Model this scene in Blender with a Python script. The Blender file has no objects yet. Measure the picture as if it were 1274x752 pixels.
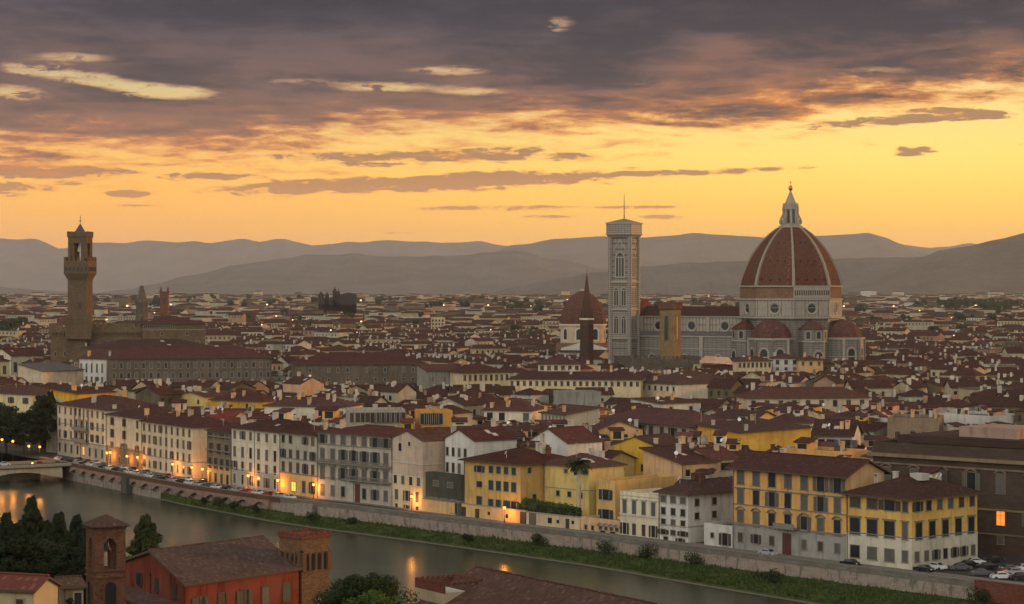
import bpy, math, random
from math import radians as R, sin, cos, pi, sqrt, atan2
from mathutils import Vector, Matrix

# ------------------------------------------------------------------ camera, sky, sun, exposure
random.seed(11)
SC = bpy.context.scene
COL = SC.collection
FPX, HZ, CX, H = 2700.0, 362.0, 637.0, 55.0        # focal length and horizon of the photograph in its pixels, eye height in metres
cam_d = bpy.data.cameras.new('camera'); cam = bpy.data.objects.new('camera', cam_d); COL.objects.link(cam)
cam.location = (0, 0, H); cam.rotation_euler = (R(90), 0, 0)
cam_d.sensor_width = 36; cam_d.lens = 36 * FPX / 1274; cam_d.shift_y = -(376 - HZ) / 1274
cam_d.clip_start = 1; cam_d.clip_end = 90000
SC.camera = cam
SC.view_settings.view_transform = 'Standard'; SC.view_settings.look = 'None'
SC.view_settings.exposure = 0.0; SC.view_settings.gamma = 1; SC.view_settings.use_curve_mapping = False
SC.render.engine = 'CYCLES'
try:
    SC.cycles.use_denoising = True; SC.cycles.denoiser = 'OPENIMAGEDENOISE'
except Exception: pass
SC.cycles.max_bounces = 6; SC.cycles.diffuse_bounces = 3; SC.cycles.glossy_bounces = 3
SC.cycles.volume_bounces = 1; SC.cycles.transmission_bounces = 2
SC.cycles.sample_clamp_indirect = 4.0
SC.cycles.use_adaptive_sampling = True; SC.cycles.adaptive_threshold = 0.02

SUN_AZ, SUN_EL = 108.0, 7.0      # degrees right of straight-ahead... measured from the direction towards the camera, and above the horizon
sun_d = bpy.data.lights.new('sun', 'SUN'); sun = bpy.data.objects.new('sun', sun_d); COL.objects.link(sun)
sdir = Vector((sin(R(SUN_AZ)) * cos(R(SUN_EL)), -cos(R(SUN_AZ)) * cos(R(SUN_EL)), sin(R(SUN_EL))))
sun.rotation_euler = sdir.to_track_quat('Z', 'Y').to_euler()
sun_d.energy = 2.8; sun_d.angle = R(6); sun_d.color = (1.0, 0.50, 0.20)

class S:
    """a node socket with arithmetic"""
    def __init__(s, nt, sock): s.nt, s.s = nt, sock
    def _m(s, op, *o, clamp=False):
        n = s.nt.nodes.new('ShaderNodeMath'); n.operation = op; n.use_clamp = clamp
        for i, v in enumerate((s,) + o):
            if isinstance(v, S): s.nt.links.new(v.s, n.inputs[i])
            else: n.inputs[i].default_value = v
        return S(s.nt, n.outputs[0])
    def __add__(s, o): return s._m('ADD', o)
    __radd__ = __add__
    def __mul__(s, o): return s._m('MULTIPLY', o)
    __rmul__ = __mul__
    def __sub__(s, o): return s._m('SUBTRACT', o)
    def __rsub__(s, o): return (s * -1) + o
    def __truediv__(s, o): return s._m('DIVIDE', o)
    def f(s, op, *o): return s._m(op, *o)
    def clamp(s): return s._m('ADD', 0.0, clamp=True)
    def step(s, a, b):
        n = s.nt.nodes.new('ShaderNodeMapRange'); n.interpolation_type = 'SMOOTHSTEP'
        s.nt.links.new(s.s, n.inputs[0]); n.inputs[1].default_value = a; n.inputs[2].default_value = b
        return S(s.nt, n.outputs[0])
def comb(nt, x, y, z=0.0):
    n = nt.nodes.new('ShaderNodeCombineXYZ')
    for i, v in enumerate((x, y, z)):
        if isinstance(v, S): nt.links.new(v.s, n.inputs[i])
        else: n.inputs[i].default_value = v
    return S(nt, n.outputs[0])
def sep(nt, v):
    n = nt.nodes.new('ShaderNodeSeparateXYZ'); nt.links.new(v.s, n.inputs[0])
    return [S(nt, o) for o in n.outputs]
def noise(nt, v, scale, detail=4.0, rough=0.55, dist=0.0):
    n = nt.nodes.new('ShaderNodeTexNoise'); n.inputs['Scale'].default_value = scale
    n.inputs['Detail'].default_value = detail; n.inputs['Roughness'].default_value = rough; n.inputs['Distortion'].default_value = dist
    if v is not None: nt.links.new(v.s, n.inputs['Vector'])
    return S(nt, n.outputs['Fac'])
def mixc(nt, f, a, b, mode='MIX'):
    n = nt.nodes.new('ShaderNodeMix'); n.data_type = 'RGBA'; n.blend_type = mode
    if isinstance(f, S): nt.links.new(f.s, n.inputs[0])
    else: n.inputs[0].default_value = f
    for i, v in ((6, a), (7, b)):
        if isinstance(v, S): nt.links.new(v.s, n.inputs[i])
        else: n.inputs[i].default_value = (*v, 1) if len(v) == 3 else v
    return S(nt, n.outputs[2])
def ramp(nt, f, stops):
    n = nt.nodes.new('ShaderNodeValToRGB'); e = n.color_ramp.elements
    while len(e) < len(stops): e.new(0.5)
    for el, (p, c) in zip(e, stops): el.position = p; el.color = (*c, 1)
    nt.links.new(f.s, n.inputs[0])
    return S(nt, n.outputs[0])

def srgb(r, g, b):
    return tuple(((c / 255 + 0.055) / 1.055) ** 2.4 if c > 10 else c / 3294.6 for c in (r, g, b))

def make_world():
    w = bpy.data.worlds.new('World'); SC.world = w; w.use_nodes = True
    nt = w.node_tree; nt.nodes.clear()
    out = nt.nodes.new('ShaderNodeOutputWorld'); bg = nt.nodes.new('ShaderNodeBackground')
    nt.links.new(bg.outputs[0], out.inputs[0]); bg.inputs[1].default_value = 1.0
    tc = nt.nodes.new('ShaderNodeTexCoord'); d = S(nt, tc.outputs['Generated'])
    x, y, z = sep(nt, d)
    U = x.f('ARCTAN2', y) * FPX                    # angle right of the north-west axis
    V = z.f('ARCSINE') * FPX                       # angle above the horizon
    Vp = V.f('MAXIMUM', 0.0)
    T = (U + CX) / 1274.0
    # clear evening sky: pale amber above, deep amber at the skyline, strongest to the right
    left = ramp(nt, Vp / 420.0, [(0.0, srgb(234, 158, 66)), (0.16, srgb(244, 174, 68)), (0.30, srgb(247, 186, 80)), (0.42, srgb(240, 192, 104)), (0.62, srgb(216, 198, 146)), (0.85, srgb(190, 185, 155))])
    right = ramp(nt, Vp / 420.0, [(0.0, srgb(250, 176, 56)), (0.14, srgb(254, 192, 60)), (0.26, srgb(255, 208, 78)), (0.40, srgb(255, 226, 118)), (0.60, srgb(250, 222, 150)), (0.85, srgb(215, 200, 160))])
    clear = mixc(nt, T.step(0.05, 0.95), left, right)
    # clouds: a deck with a ragged slanting lower edge, holes in it, and long streaks under it
    lv = (Vp / 40.0 + 1.0).f('LOGARITHM', 2.718281828) * 6.2
    cv = comb(nt, U / 215.0 + lv * 0.12, lv, 3.7)
    n1 = noise(nt, cv, 0.62, 9.0, 0.60, 0.45)
    n2 = noise(nt, comb(nt, U / 95.0, lv * 1.9, 9.1), 1.0, 7.0, 0.62, 0.3)
    n3 = noise(nt, comb(nt, U / 300.0, V / 95.0, 1.3), 1.0, 5.0, 0.58, 0.3)
    n5 = noise(nt, comb(nt, U / 175.0 + lv * 0.25, lv * 1.8, 5.5), 1.0, 8.0, 0.60, 0.5)
    n6 = noise(nt, comb(nt, U / 70.0, V / 14.0, 2.2), 1.0, 6.0, 0.62, 0.4)
    n7 = noise(nt, comb(nt, U / 34.0, V / 8.5, 7.7), 1.0, 6.0, 0.65, 0.6)
    warp = (n1 - 0.5) * 60.0
    Tc = T.f('MINIMUM', 1.6).f('MAXIMUM', -0.6)
    vb = Tc * Tc * 35.0 + Tc * 58.0 + 149.0
    deck = (V - vb + (n1 - 0.5) * 150.0 + (n2 - 0.5) * 60.0 + (n5 - 0.5) * 110.0 + (n6 - 0.5) * 60.0 + (n7 - 0.5) * 50.0)
    def bump(px, py, hw, hh, k, tilt=0.0, wx=1.0, wx2=1.0):
        du = (U - (px - CX)) + warp * wx
        dv = V - (HZ - py) - du * tilt + (n2 - 0.5) * hh * 1.8
        q = (du / hw) * (du / hw) + (dv / hh) * (dv / hh) + (n6 - 0.5) * 4.5 * wx2 + (n7 - 0.5) * 4.0 * wx2 + 0.1
        return (q * -1.0).f('EXPONENT') * k
    holes = None
    for b in ((175, 112, 80, 8, 150, -.12), (60, 96, 55, 8, 135, -.06), (15, 122, 45, 8, 135), (90, 78, 55, 6, 105), (225, 120, 45, 7, 120), (545, 90, 56, 6, 110), (480, 110, 62, 6, 105), (585, 114, 40, 5, 110), (360, 104, 60, 5, 60), (690, 38, 10, 16, 50),
              (1075, 92, 90, 6, 40), (1235, 64, 55, 5, 40), (600, 172, 120, 12, 60), (1150, 104, 120, 5, 38), (820, 106, 60, 4, 45), (320, 150, 90, 5, 40), (700, 30, 20, 12, 50)):
        h = bump(*b); holes = h if holes is None else holes + h
    hole = (holes * ((n5 - 0.5) * 3.0 + (n6 - 0.5) * 3.4 + (n7 - 0.5) * 6.0 + 0.85).f('MAXIMUM', 0.0) / 150.0).step(0.12, 0.95)
    dcov = deck.step(-17.0, 28.0) * Vp.step(105.0, 160.0) * (1.0 - hole * 0.93)
    streak = None
    for b in ((420, 233, 150, 9.5, 1.25, .03), (590, 226, 190, 10, 1.3, .045), (800, 217, 190, 4.5, 1.1, .03), (170, 243, 34, 5, 1.0), (55, 217, 110, 8, 1.15), (20, 238, 60, 7, 1.1), (262, 221, 66, 5, 1.0), (190, 258, 60, 2.2, .8),
              (95, 230, 24, 4, .7), (560, 194, 130, 10, 1.05), (704, 195, 38, 7, 1.0), (430, 196, 90, 7, .95), (640, 188, 60, 7, .8), (1130, 152, 120, 6.5, 1.3, .05), (1215, 152, 42, 3.5, .9), (1165, 143, 60, 5, .9), (1130, 190, 26, 5, 1.0), (1128, 195, 24, 3, .9),
              (610, 259, 95, 4, .75), (800, 258, 90, 2.5, .7), (830, 270, 36, 3, .7), (690, 270, 60, 2.5, .55), (500, 290, 80, 2, .4), (1215, 183, 100, 5, .25), (465, 205, 70, 5, .7)):
        h = bump(*b, wx=0.5); streak = h if streak is None else streak.f('MAXIMUM', h)
    scov = (streak * ((n2 - 0.5) * 1.4 + (n6 - 0.5) * 2.2 + 1.05)).step(0.24, 0.66)
    # cloud colour: slate high up, mauve-brown lower, lit orange where the cloud is thin
    thick = (n1 * 0.40 + n5 * 0.38 + n6 * 0.22 + (n3 - 0.5) * 0.22 + Vp.step(200.0, 370.0) * 0.055 - 0.02).step(0.40, 0.60)
    Vn = (Vp / 420.0 + (n3 - 0.5) * 0.34).clamp()
    dark_c = ramp(nt, Vn, [(0.30, srgb(116, 84, 72)), (0.45, srgb(86, 68, 68)), (0.62, srgb(50, 49, 61)), (0.80, srgb(28, 38, 58)), (0.97, srgb(20, 32, 55))])
    lite_l = ramp(nt, Vn, [(0.30, srgb(196, 126, 78)), (0.45, srgb(140, 98, 82)), (0.62, srgb(106, 84, 84)), (0.78, srgb(74, 70, 84)), (0.97, srgb(44, 54, 76))])
    lite_r = ramp(nt, Vn, [(0.30, srgb(250, 156, 56)), (0.48, srgb(218, 130, 58)), (0.62, srgb(148, 100, 80)), (0.78, srgb(98, 82, 82)), (0.97, srgb(60, 60, 74))])
    cold = mixc(nt, thick, mixc(nt, T.step(0.2, 1.0), lite_l, lite_r), dark_c)
    thin = (deck.step(-46.0, -6.0) * (1.0 - deck.step(-6.0, 44.0))).clamp()
    cold = mixc(nt, thin * 0.8, cold, mixc(nt, T.step(0.1, 0.9), mixc(nt, Vp.step(170, 300), srgb(226, 130, 62), srgb(172, 122, 98)), srgb(254, 158, 54)))
    cold = mixc(nt, (hole * (1.0 - hole) * 2.4).clamp(), cold, srgb(200, 138, 100))
    rim = srgb(206, 138, 78)
    scol = mixc(nt, scov.step(0.35, 1.0), rim, mixc(nt, Vp.step(80, 170), srgb(190, 126, 72), srgb(146, 104, 80)))
    sky = mixc(nt, scov * 0.9, clear, scol)
    sky = mixc(nt, dcov, sky, cold)
    # overhead and behind: the Nishita twilight seen through thin grey cloud
    st = nt.nodes.new('ShaderNodeTexSky'); st.sky_type = 'NISHITA'; st.sun_disc = False
    st.sun_elevation = R(SUN_EL); st.sun_rotation = R(180 - SUN_AZ); st.altitude = 100; st.air_density = 1.2; st.dust_density = 2.0; st.ozone_density = 1.0
    gain = ramp(nt, Vp / 420.0, [(0.0, tuple(q / 2 for q in SKYK)), (0.32, tuple(q / 2 for q in SKYK)), (0.75, (.5, .5, .51))])
    sky = mixc(nt, 1.0, mixc(nt, 1.0, sky, gain, 'MULTIPLY'), (2.0, 2.0, 2.0), 'MULTIPLY')
    nish = mixc(nt, 1.0, S(nt, st.outputs[0]), (0.10, 0.10, 0.10), 'MULTIPLY')
    n4 = noise(nt, d, 2.6, 4.0, 0.55)
    over = mixc(nt, n4.step(0.3, 0.7) * 0.35 + 0.45, nish, (OVER[0], OVER[1], OVER[2]))
    over = mixc(nt, 1.0, over, comb(nt, *[(y * -0.87 + x * -0.5).step(-0.15, 0.85) * BACK + 1.0] * 3), 'MULTIPLY')
    up = V.step(400.0, 760.0)
    back = (y * -1.0).step(-0.55, 0.25)
    m = up.f('MAXIMUM', back)
    sky = mixc(nt, m, sky, over)
    nt.links.new(sky.s, bg.inputs[0])
    w.cycles.sampling_method = 'MANUAL'; w.cycles.sample_map_resolution = 1024
BACK = 3.6; OVER = (0.46, 0.42, 0.37); SKYK = (1.36, 1.24, 1.0)
make_world()

# ------------------------------------------------------------------ helpers
def P(px, py, z=0.0):
    """the point at height z seen at pixel (px, py) of the photograph"""
    y = (H - z) * FPX / (py - HZ)
    return Vector(((px - CX) * y / FPX, y, z))
def at(px, py, y):
    return Vector(((px - CX) * y / FPX, y, H - (py - HZ) * y / FPX))
def zat(py, y): return H - (py - HZ) * y / FPX
def proj(v): return (CX + v[0] * FPX / v[1], HZ + (H - v[2]) * FPX / v[1])

class MB:
    """collects faces of ONE object"""
    def __init__(s): s.v, s.f, s.m = [], [], []
    def face(s, pts, m=0):
        i = len(s.v); s.v.extend(tuple(p) for p in pts); s.f.append(tuple(range(i, i + len(pts)))); s.m.append(m); return s
    def mesh(s, v, f, m=0):
        i = len(s.v); s.v.extend(tuple(p) for p in v); s.f.extend(tuple(i + k for k in q) for q in f); s.m.extend([m] * len(f)); return s
    def box(s, x0, x1, y0, y1, z0, z1, m=0):
        v = [(x0, y0, z0), (x1, y0, z0), (x1, y1, z0), (x0, y1, z0), (x0, y0, z1), (x1, y0, z1), (x1, y1, z1), (x0, y1, z1)]
        return s.mesh(v, [(3, 2, 1, 0), (4, 5, 6, 7), (0, 1, 5, 4), (1, 2, 6, 5), (2, 3, 7, 6), (3, 0, 4, 7)], m)
    def prism(s, poly, z0, z1, m=0, top=True, bot=False, poly2=None):
        n = len(poly); q = poly2 or poly
        v = [(p[0], p[1], z0) for p in poly] + [(p[0], p[1], z1) for p in q]
        f = [(i, (i + 1) % n, n + (i + 1) % n, n + i) for i in range(n)]
        if top: f.append(tuple(range(n, 2 * n)))
        if bot: f.append(tuple(range(n - 1, -1, -1)))
        return s.mesh(v, f, m)
    def tube(s, a, b, r0, r1, n=8, m=0, caps=True):
        a, b = Vector(a), Vector(b); d = (b - a).normalized()
        u = d.orthogonal().normalized(); w = d.cross(u)
        v = [a + (u * cos(2 * pi * k / n) + w * sin(2 * pi * k / n)) * r0 for k in range(n)] + [b + (u * cos(2 * pi * k / n) + w * sin(2 * pi * k / n)) * r1 for k in range(n)]
        f = [(k, (k + 1) % n, n + (k + 1) % n, n + k) for k in range(n)]
        if caps: f += [tuple(range(n - 1, -1, -1)), tuple(range(n, 2 * n))]
        return s.mesh(v, f, m)
    def lathe(s, prof, n=16, c=(0, 0), m=0, a0=0.0, span=2 * pi):
        full = abs(span - 2 * pi) < 1e-6; k = n if full else n + 1
        v = [(c[0] + r * sin(a0 + span * i / n), c[1] - r * cos(a0 + span * i / n), z) for r, z in prof for i in range(k)]
        f = []
        for j in range(len(prof) - 1):
            for i in range(n):
                i2 = (i + 1) % k
                f.append((j * k + i, j * k + i2, (j + 1) * k + i2, (j + 1) * k + i))
        return s.mesh(v, f, m)
    def build(s, name, mats, parent=None, uv=False, smooth=False):
        me = bpy.data.meshes.new(name); me.from_pydata(s.v, [], s.f)
        if not isinstance(mats, (list, tuple)): mats = [mats]
        for q in mats: me.materials.append(q)
        if len(mats) > 1: me.polygons.foreach_set('material_index', s.m)
        if smooth: me.polygons.foreach_set('use_smooth', [True] * len(s.f))
        if uv: auto_uv(me)
        me.update()
        return link(name, me, parent)
def auto_uv(me):
    """metres along the level line and up the slope of each face"""
    uv = me.uv_layers.new(name='UVMap').data
    me.update()
    for p in me.polygons:
        n = p.normal
        h = Vector((-n.y, n.x, 0)); h = h.normalized() if h.length > 1e-4 else Vector((1, 0, 0))
        sl = n.cross(h)
        for li in p.loop_indices:
            co = me.vertices[me.loops[li].vertex_index].co
            uv[li].uv = (co.dot(h), co.dot(sl))
def link(name, me, parent=None, loc=None, rz=0.0):
    o = bpy.data.objects.new(name, me); COL.objects.link(o)
    if parent is not None: o.parent = parent
    if loc is not None: o.location = loc
    if rz: o.rotation_euler = (0, 0, rz)
    return o
def thing(name, label, cat, loc=(0, 0, 0), rz=0.0, group=None):
    o = bpy.data.objects.new(name, None); COL.objects.link(o); o.location = loc; o.rotation_euler = (0, 0, rz)
    o.empty_display_size = 0.5
    return tag(o, label, cat, group)
def tag(o, label, cat, group=None):
    o['label'] = label; o['category'] = cat
    if group: o['group'] = group
    return o
def kind(o, k, label=None):
    o['kind'] = k
    if label: o['label'] = label
    return o
def copy_tree(o, parent=None):
    c = o.copy(); COL.objects.link(c); c.parent = parent
    for ch in KIDS.get(o.name, ()): copy_tree(ch, c)
    return c
KIDS = {}
def learn(root):
    """remember the children of a prototype (Blender's .children walks the whole scene each time)"""
    for ch in root.children: KIDS.setdefault(root.name, []).append(ch); learn(ch)
ORD = 'zeroth first second third fourth fifth sixth seventh eighth ninth tenth eleventh twelfth thirteenth fourteenth fifteenth sixteenth seventeenth eighteenth nineteenth twentieth'.split()
ORD += ['twenty-' + w for w in ORD[1:10]] + ['thirtieth'] + ['thirty-' + w for w in ORD[1:10]] + ['fortieth'] + ['forty-' + w for w in ORD[1:10]]

# ------------------------------------------------------------------ materials
def mat(name, rough=0.85, metal=0.0):
    m = bpy.data.materials.new(name); m.use_nodes = True; nt = m.node_tree
    b = nt.nodes['Principled BSDF']; b.inputs['Roughness'].default_value = rough; b.inputs['Metallic'].default_value = metal; b.inputs['Specular IOR Level'].default_value = 0.08 if rough > .7 else 0.5
    return m, nt, b
def setc(nt, b, c, key='Base Color'):
    if isinstance(c, S): nt.links.new(c.s, b.inputs[key])
    else: b.inputs[key].default_value = (*c, 1) if isinstance(c, tuple) else c
def objco(nt):
    n = nt.nodes.new('ShaderNodeTexCoord'); return S(nt, n.outputs['Object'])
def uvco(nt):
    n = nt.nodes.new('ShaderNodeTexCoord'); return S(nt, n.outputs['UV'])
def wpos(nt):
    n = nt.nodes.new('ShaderNodeNewGeometry'); return S(nt, n.outputs['Position'])
def orand(nt):
    n = nt.nodes.new('ShaderNodeObjectInfo'); return S(nt, n.outputs['Random'])
def hsv(nt, c, h=0.5, s=1.0, v=1.0):
    n = nt.nodes.new('ShaderNodeHueSaturation')
    for k, q in (('Hue', h), ('Saturation', s), ('Value', v)):
        if isinstance(q, S): nt.links.new(q.s, n.inputs[k])
        else: n.inputs[k].default_value = q
    nt.links.new(c.s, n.inputs['Color']); return S(nt, n.outputs[0])
def bumpn(nt, b, hgt, strength=0.4, dist=0.1):
    n = nt.nodes.new('ShaderNodeBump'); n.inputs['Strength'].default_value = strength; n.inputs['Distance'].default_value = dist
    nt.links.new(hgt.s, n.inputs['Height']); nt.links.new(n.outputs[0], b.inputs['Normal'])
M = {}
def plain(name, c, rough=0.8, metal=0.0, var=0.0):
    m, nt, b = mat(name, rough, metal)
    if var:
        n = noise(nt, wpos(nt), 1.3, 3)
        setc(nt, b, mixc(nt, n, tuple(q * (1 - var) for q in c), tuple(min(1, q * (1 + var)) for q in c)))
    else: setc(nt, b, c)
    M[name] = m; return m
def plaster(name, c, stain=0.35):
    """painted lime plaster: weather streaks, patches of repair"""
    m, nt, b = mat(name, 0.92)
    p = wpos(nt); x, y, z = sep(nt, p)
    big = noise(nt, p, 0.11, 3, 0.6); streak = noise(nt, comb(nt, x * 0.9, y * 0.9, z * 0.13), 1.0, 4, 0.6); fine = noise(nt, p, 1.7, 3, 0.6)
    dark = tuple(q * 0.62 for q in c); pale = tuple(min(0.8, q * 1.14 + 0.02) for q in c)
    col = mixc(nt, big.step(0.3, 0.7) * 0.8, tuple(q * .9 for q in c), pale)
    pt = noise(nt, comb(nt, x, y, z * 1.4), 0.28, 2, 0.4); col = mixc(nt, pt.step(0.60, 0.64) * 0.32, col, tuple(q * 0.7 for q in c)); col = mixc(nt, pt.step(0.40, 0.37) * 0.3, col, pale)
    col = mixc(nt, streak.step(0.46, 0.72) * stain * 2.0, col, dark)
    col = mixc(nt, fine.step(0.55, 0.8) * stain * 0.6, col, tuple(q * 0.78 for q in c))
    r = orand(nt)
    col = hsv(nt, col, r * 0.016 + 0.492, r * 0.2 + 0.9, (r * 7.31).f('FRACT') * 0.24 + 0.86)
    setc(nt, b, col); bumpn(nt, b, fine, 0.25, 0.05)
    M[name] = m; return m
def stone(name, c, bw=0.9, bh=0.4, mort=0.72, var=0.3):
    """coursed stone or brick laid along the wall (uses the mesh's own metres)"""
    m, nt, b = mat(name, 0.9)
    t = nt.nodes.new('ShaderNodeTexBrick'); nt.links.new(uvco(nt).s, t.inputs['Vector'])
    t.inputs['Scale'].default_value = 1.0; t.inputs['Brick Width'].default_value = bw; t.inputs['Row Height'].default_value = bh
    t.inputs['Mortar Size'].default_value = 0.03 * min(1, bh * 2.5); t.inputs['Bias'].default_value = 0.0
    t.inputs['Color1'].default_value = (*[q * (1 - var) for q in c], 1); t.inputs['Color2'].default_value = (*[min(1, q * (1 + var)) for q in c], 1)
    t.inputs['Mortar'].default_value = (*[q * mort for q in c], 1)
    n = noise(nt, wpos(nt), 0.22, 5, 0.65); n2 = noise(nt, wpos(nt), 1.1, 4, 0.6)
    col = mixc(nt, n.step(0.35, 0.7) * 0.55, S(nt, t.outputs[0]), tuple(q * 0.6 for q in c))
    col = mixc(nt, n2.step(0.55, 0.75) * 0.35, col, tuple(min(1, q * 1.3) for q in c))
    setc(nt, b, col); bumpn(nt, b, S(nt, t.outputs[1]), 0.3, 0.04)
    M[name] = m; return m
def tiles(name, c1, c2, per=0.42, row=0.5, strength=0.6):
    """terracotta pan tiles in rows down the slope"""
    m, nt, b = mat(name, 0.9)
    u, v, _ = sep(nt, uvco(nt))
    cu = (u / per).f('FLOOR'); cvv = (v / row).f('FLOOR')
    wn = nt.nodes.new('ShaderNodeTexWhiteNoise'); wn.noise_dimensions = '3D'; nt.links.new(comb(nt, cu, cvv, 1.0).s, wn.inputs['Vector'])
    rnd = S(nt, wn.outputs['Value'])
    hump = ((u / per).f('FRACT') - 0.5).f('ABSOLUTE') * 2.0
    lap = (v / row).f('FRACT')
    p = wpos(nt); big = noise(nt, p, 0.16, 4, 0.6); mid = noise(nt, p, 0.9, 4, 0.6)
    col = mixc(nt, (big * 0.8 + rnd * 0.45 - 0.1).clamp(), c1, c2)
    col = mixc(nt, mid.step(0.5, 0.75) * 0.45, col, tuple(q * 0.6 for q in c1))
    col = mixc(nt, (rnd * 5.13).f('FRACT').step(0.86, 1.0) * 0.5, col, tuple(min(1, q * 2.0) for q in c2))
    r = orand(nt)
    col = hsv(nt, col, r * 0.02 + 0.49, (r * 3.7).f('FRACT') * 0.3 + 0.8, (r * 11.3).f('FRACT') * 0.45 + 0.75)
    setc(nt, b, col)
    bumpn(nt, b, (1.0 - hump * hump) * 0.7 + lap * 0.3 + mid * 0.2, strength, 0.12)
    M[name] = m; return m
WALLS = {'cream': (.60, .475, .30), 'pale': (.60, .52, .385), 'white': (.54, .51, .46), 'ochre': (.60, .32, .075), 'yellow': (.60, .37, .085), 'pink': (.52, .32, .21),
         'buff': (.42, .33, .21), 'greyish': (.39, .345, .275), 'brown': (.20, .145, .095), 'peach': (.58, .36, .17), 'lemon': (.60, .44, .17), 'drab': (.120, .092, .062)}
WALLS.update({'plain_peach': (.52, .40, .285), 'old_cream': (.44, .365, .26), 'old_pale': (.43, .385, .31), 'old_white': (.46, .43, .375), 'stonewash': (.50, .455, .36), 'base_grey': (.29, .275, .24)})
for k, c in WALLS.items(): plaster(k, c)
plaster('redwash', (.205, .047, .028), 0.5); plaster('far_rose', (.30, .20, .15), .4); plaster('greystone', (.25, .235, .20), 0.5); plaster('darkwall', (.07, .07, .055), 0.4)
tiles('tile', (.050, .021, .018), (.086, .036, .029)); tiles('tile_brown', (.042, .021, .018), (.072, .034, .027)); tiles('tile_near', (.060, .038, .030), (.130, .076, .058), 0.36, 0.42, 1.0)
tiles('slate', (.085, .075, .07), (.12, .105, .095)); tiles('tile_bright', (.100, .032, .023), (.145, .050, .036))
stone('palace_stone', (.150, .105, .064), 1.1, 0.5, 0.7, .2)
plain('glass', (.010, .012, .014), 0.3); plain('shutter_green', (.010, .032, .025), 0.6, var=.3); plain('shutter_grey', (.085, .078, .066), 0.7, var=.3); plain('shutter_brown', (.05, .032, .022), 0.7, var=.3)
plain('trim', (.30, .26, .20), 0.85, var=.2); plain('trim_grey', (.20, .18, .15), 0.85, var=.2); plain('trim_pale', (.50, .45, .37), 0.85, var=.15)
plain('wood', (.04, .026, .018), 0.7, var=.3); plain('door_red', (.075, .016, .014), 0.6); plain('soffit', (.10, .07, .05), 0.9)
plain('chalk', (.42, .375, .33), 0.9, var=.2); plain('metal', (.05, .05, .05), 0.5, 0.6); plain('whitepaint', (.70, .68, .65), 0.6); plain('bark', (.05, .038, .028), 0.95, var=.3)
plain('bluepane', (.30, .36, .38), 0.35)
stone('brick', (.125, .064, .040), 0.45, 0.16, 0.8, .35); stone('brick_red', (.150, .056, .038), 0.45, 0.16, 0.8, .3); stone('pietra', (.125, .085, .053), 1.1, 0.5, 0.7, .2); stone('darkstone', (.115, .095, .075), 1.2, 0.5, 0.7, .25)
stone('rivstone', (.17, .145, .115), 1.3, 0.5, 0.75, .3); stone('library', (.075, .054, .040), 1.6, 0.6, 0.75, .12); stone('masonry', (.18, .11, .072), 0.9, 0.4, 0.8, .2)
def lit(name, c, k):
    m, nt, b = mat(name, 0.5); setc(nt, b, c); setc(nt, b, c, 'Emission Color'); b.inputs['Emission Strength'].default_value = k; M[name] = m
lit('lamp_glow', (1.0, .42, .075), 26.0); lit('lit_window', (1.0, .27, .04), 1.0); lit('lit_room', (1.0, .40, .06), 1.5); lit('far_lamp', (1.0, .62, .30), 2.2); lit('head_lamp', (1, .95, .85), 4.0); lit('tail_lamp', (1, .05, .02), 2.0)
def marble(name, wht, grn, bw, bh, mort):
    """white marble panels framed in dark green serpentine"""
    m, nt, b = mat(name, 0.6)
    t = nt.nodes.new('ShaderNodeTexBrick'); nt.links.new(uvco(nt).s, t.inputs['Vector']); t.offset = 0.0
    t.inputs['Scale'].default_value = 1.0; t.inputs['Brick Width'].default_value = bw; t.inputs['Row Height'].default_value = bh; t.inputs['Mortar Size'].default_value = mort; t.inputs['Mortar Smooth'].default_value = 0.2
    t.inputs['Color1'].default_value = (*wht, 1); t.inputs['Color2'].default_value = (*[q * .86 for q in wht], 1); t.inputs['Mortar'].default_value = (*grn, 1)
    n = noise(nt, wpos(nt), 0.12, 5, 0.65)
    col = mixc(nt, n.step(0.4, 0.75) * 0.45, S(nt, t.outputs[0]), tuple(q * .55 for q in wht))
    setc(nt, b, col); M[name] = m
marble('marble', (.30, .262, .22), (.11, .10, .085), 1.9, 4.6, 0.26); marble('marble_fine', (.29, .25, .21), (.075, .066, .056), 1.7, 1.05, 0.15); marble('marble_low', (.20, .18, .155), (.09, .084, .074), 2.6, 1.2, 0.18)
plain('marble_plain', (.29, .258, .215), 0.8, var=.2); plain('marble_rib', (.25, .21, .165), 0.8, var=.2); plain('gold', (.55, .22, .06), 0.35, 0.9)
tiles('dome_tile', (.098, .046, .030), (.142, .068, .045), 0.9, 0.8, 0.5)
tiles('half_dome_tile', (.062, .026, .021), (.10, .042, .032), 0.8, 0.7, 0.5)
plain('far_dark', (.035, .028, .026), 0.9)
def leafmat(name, a, c, sc=0.7):
    m, nt, b = mat(name, 0.75)
    n = noise(nt, wpos(nt), sc, 3, 0.6); r = orand(nt)
    gi = nt.nodes.new('ShaderNodeNewGeometry'); isl = S(nt, gi.outputs['Random Per Island'])
    col = mixc(nt, (n.step(0.3, 0.7) * 0.6 + isl * 0.4).clamp(), a, c)
    setc(nt, b, hsv(nt, col, 0.5, 1.0, r * 0.3 + 0.85)); M[name] = m
leafmat('leaf', (.007, .016, .005), (.050, .070, .022)); leafmat('leaf_dark', (.004, .009, .004), (.032, .046, .018)); leafmat('leaf_fresh', (.035, .060, .012), (.085, .12, .030)); leafmat('grass', (.026, .046, .011), (.066, .090, .024), 0.35)
M['lamp_glow'].node_tree.nodes['Principled BSDF'].inputs['Emission Strength'].default_value = 1.9
WZ = -4.7                                             # river level
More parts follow.
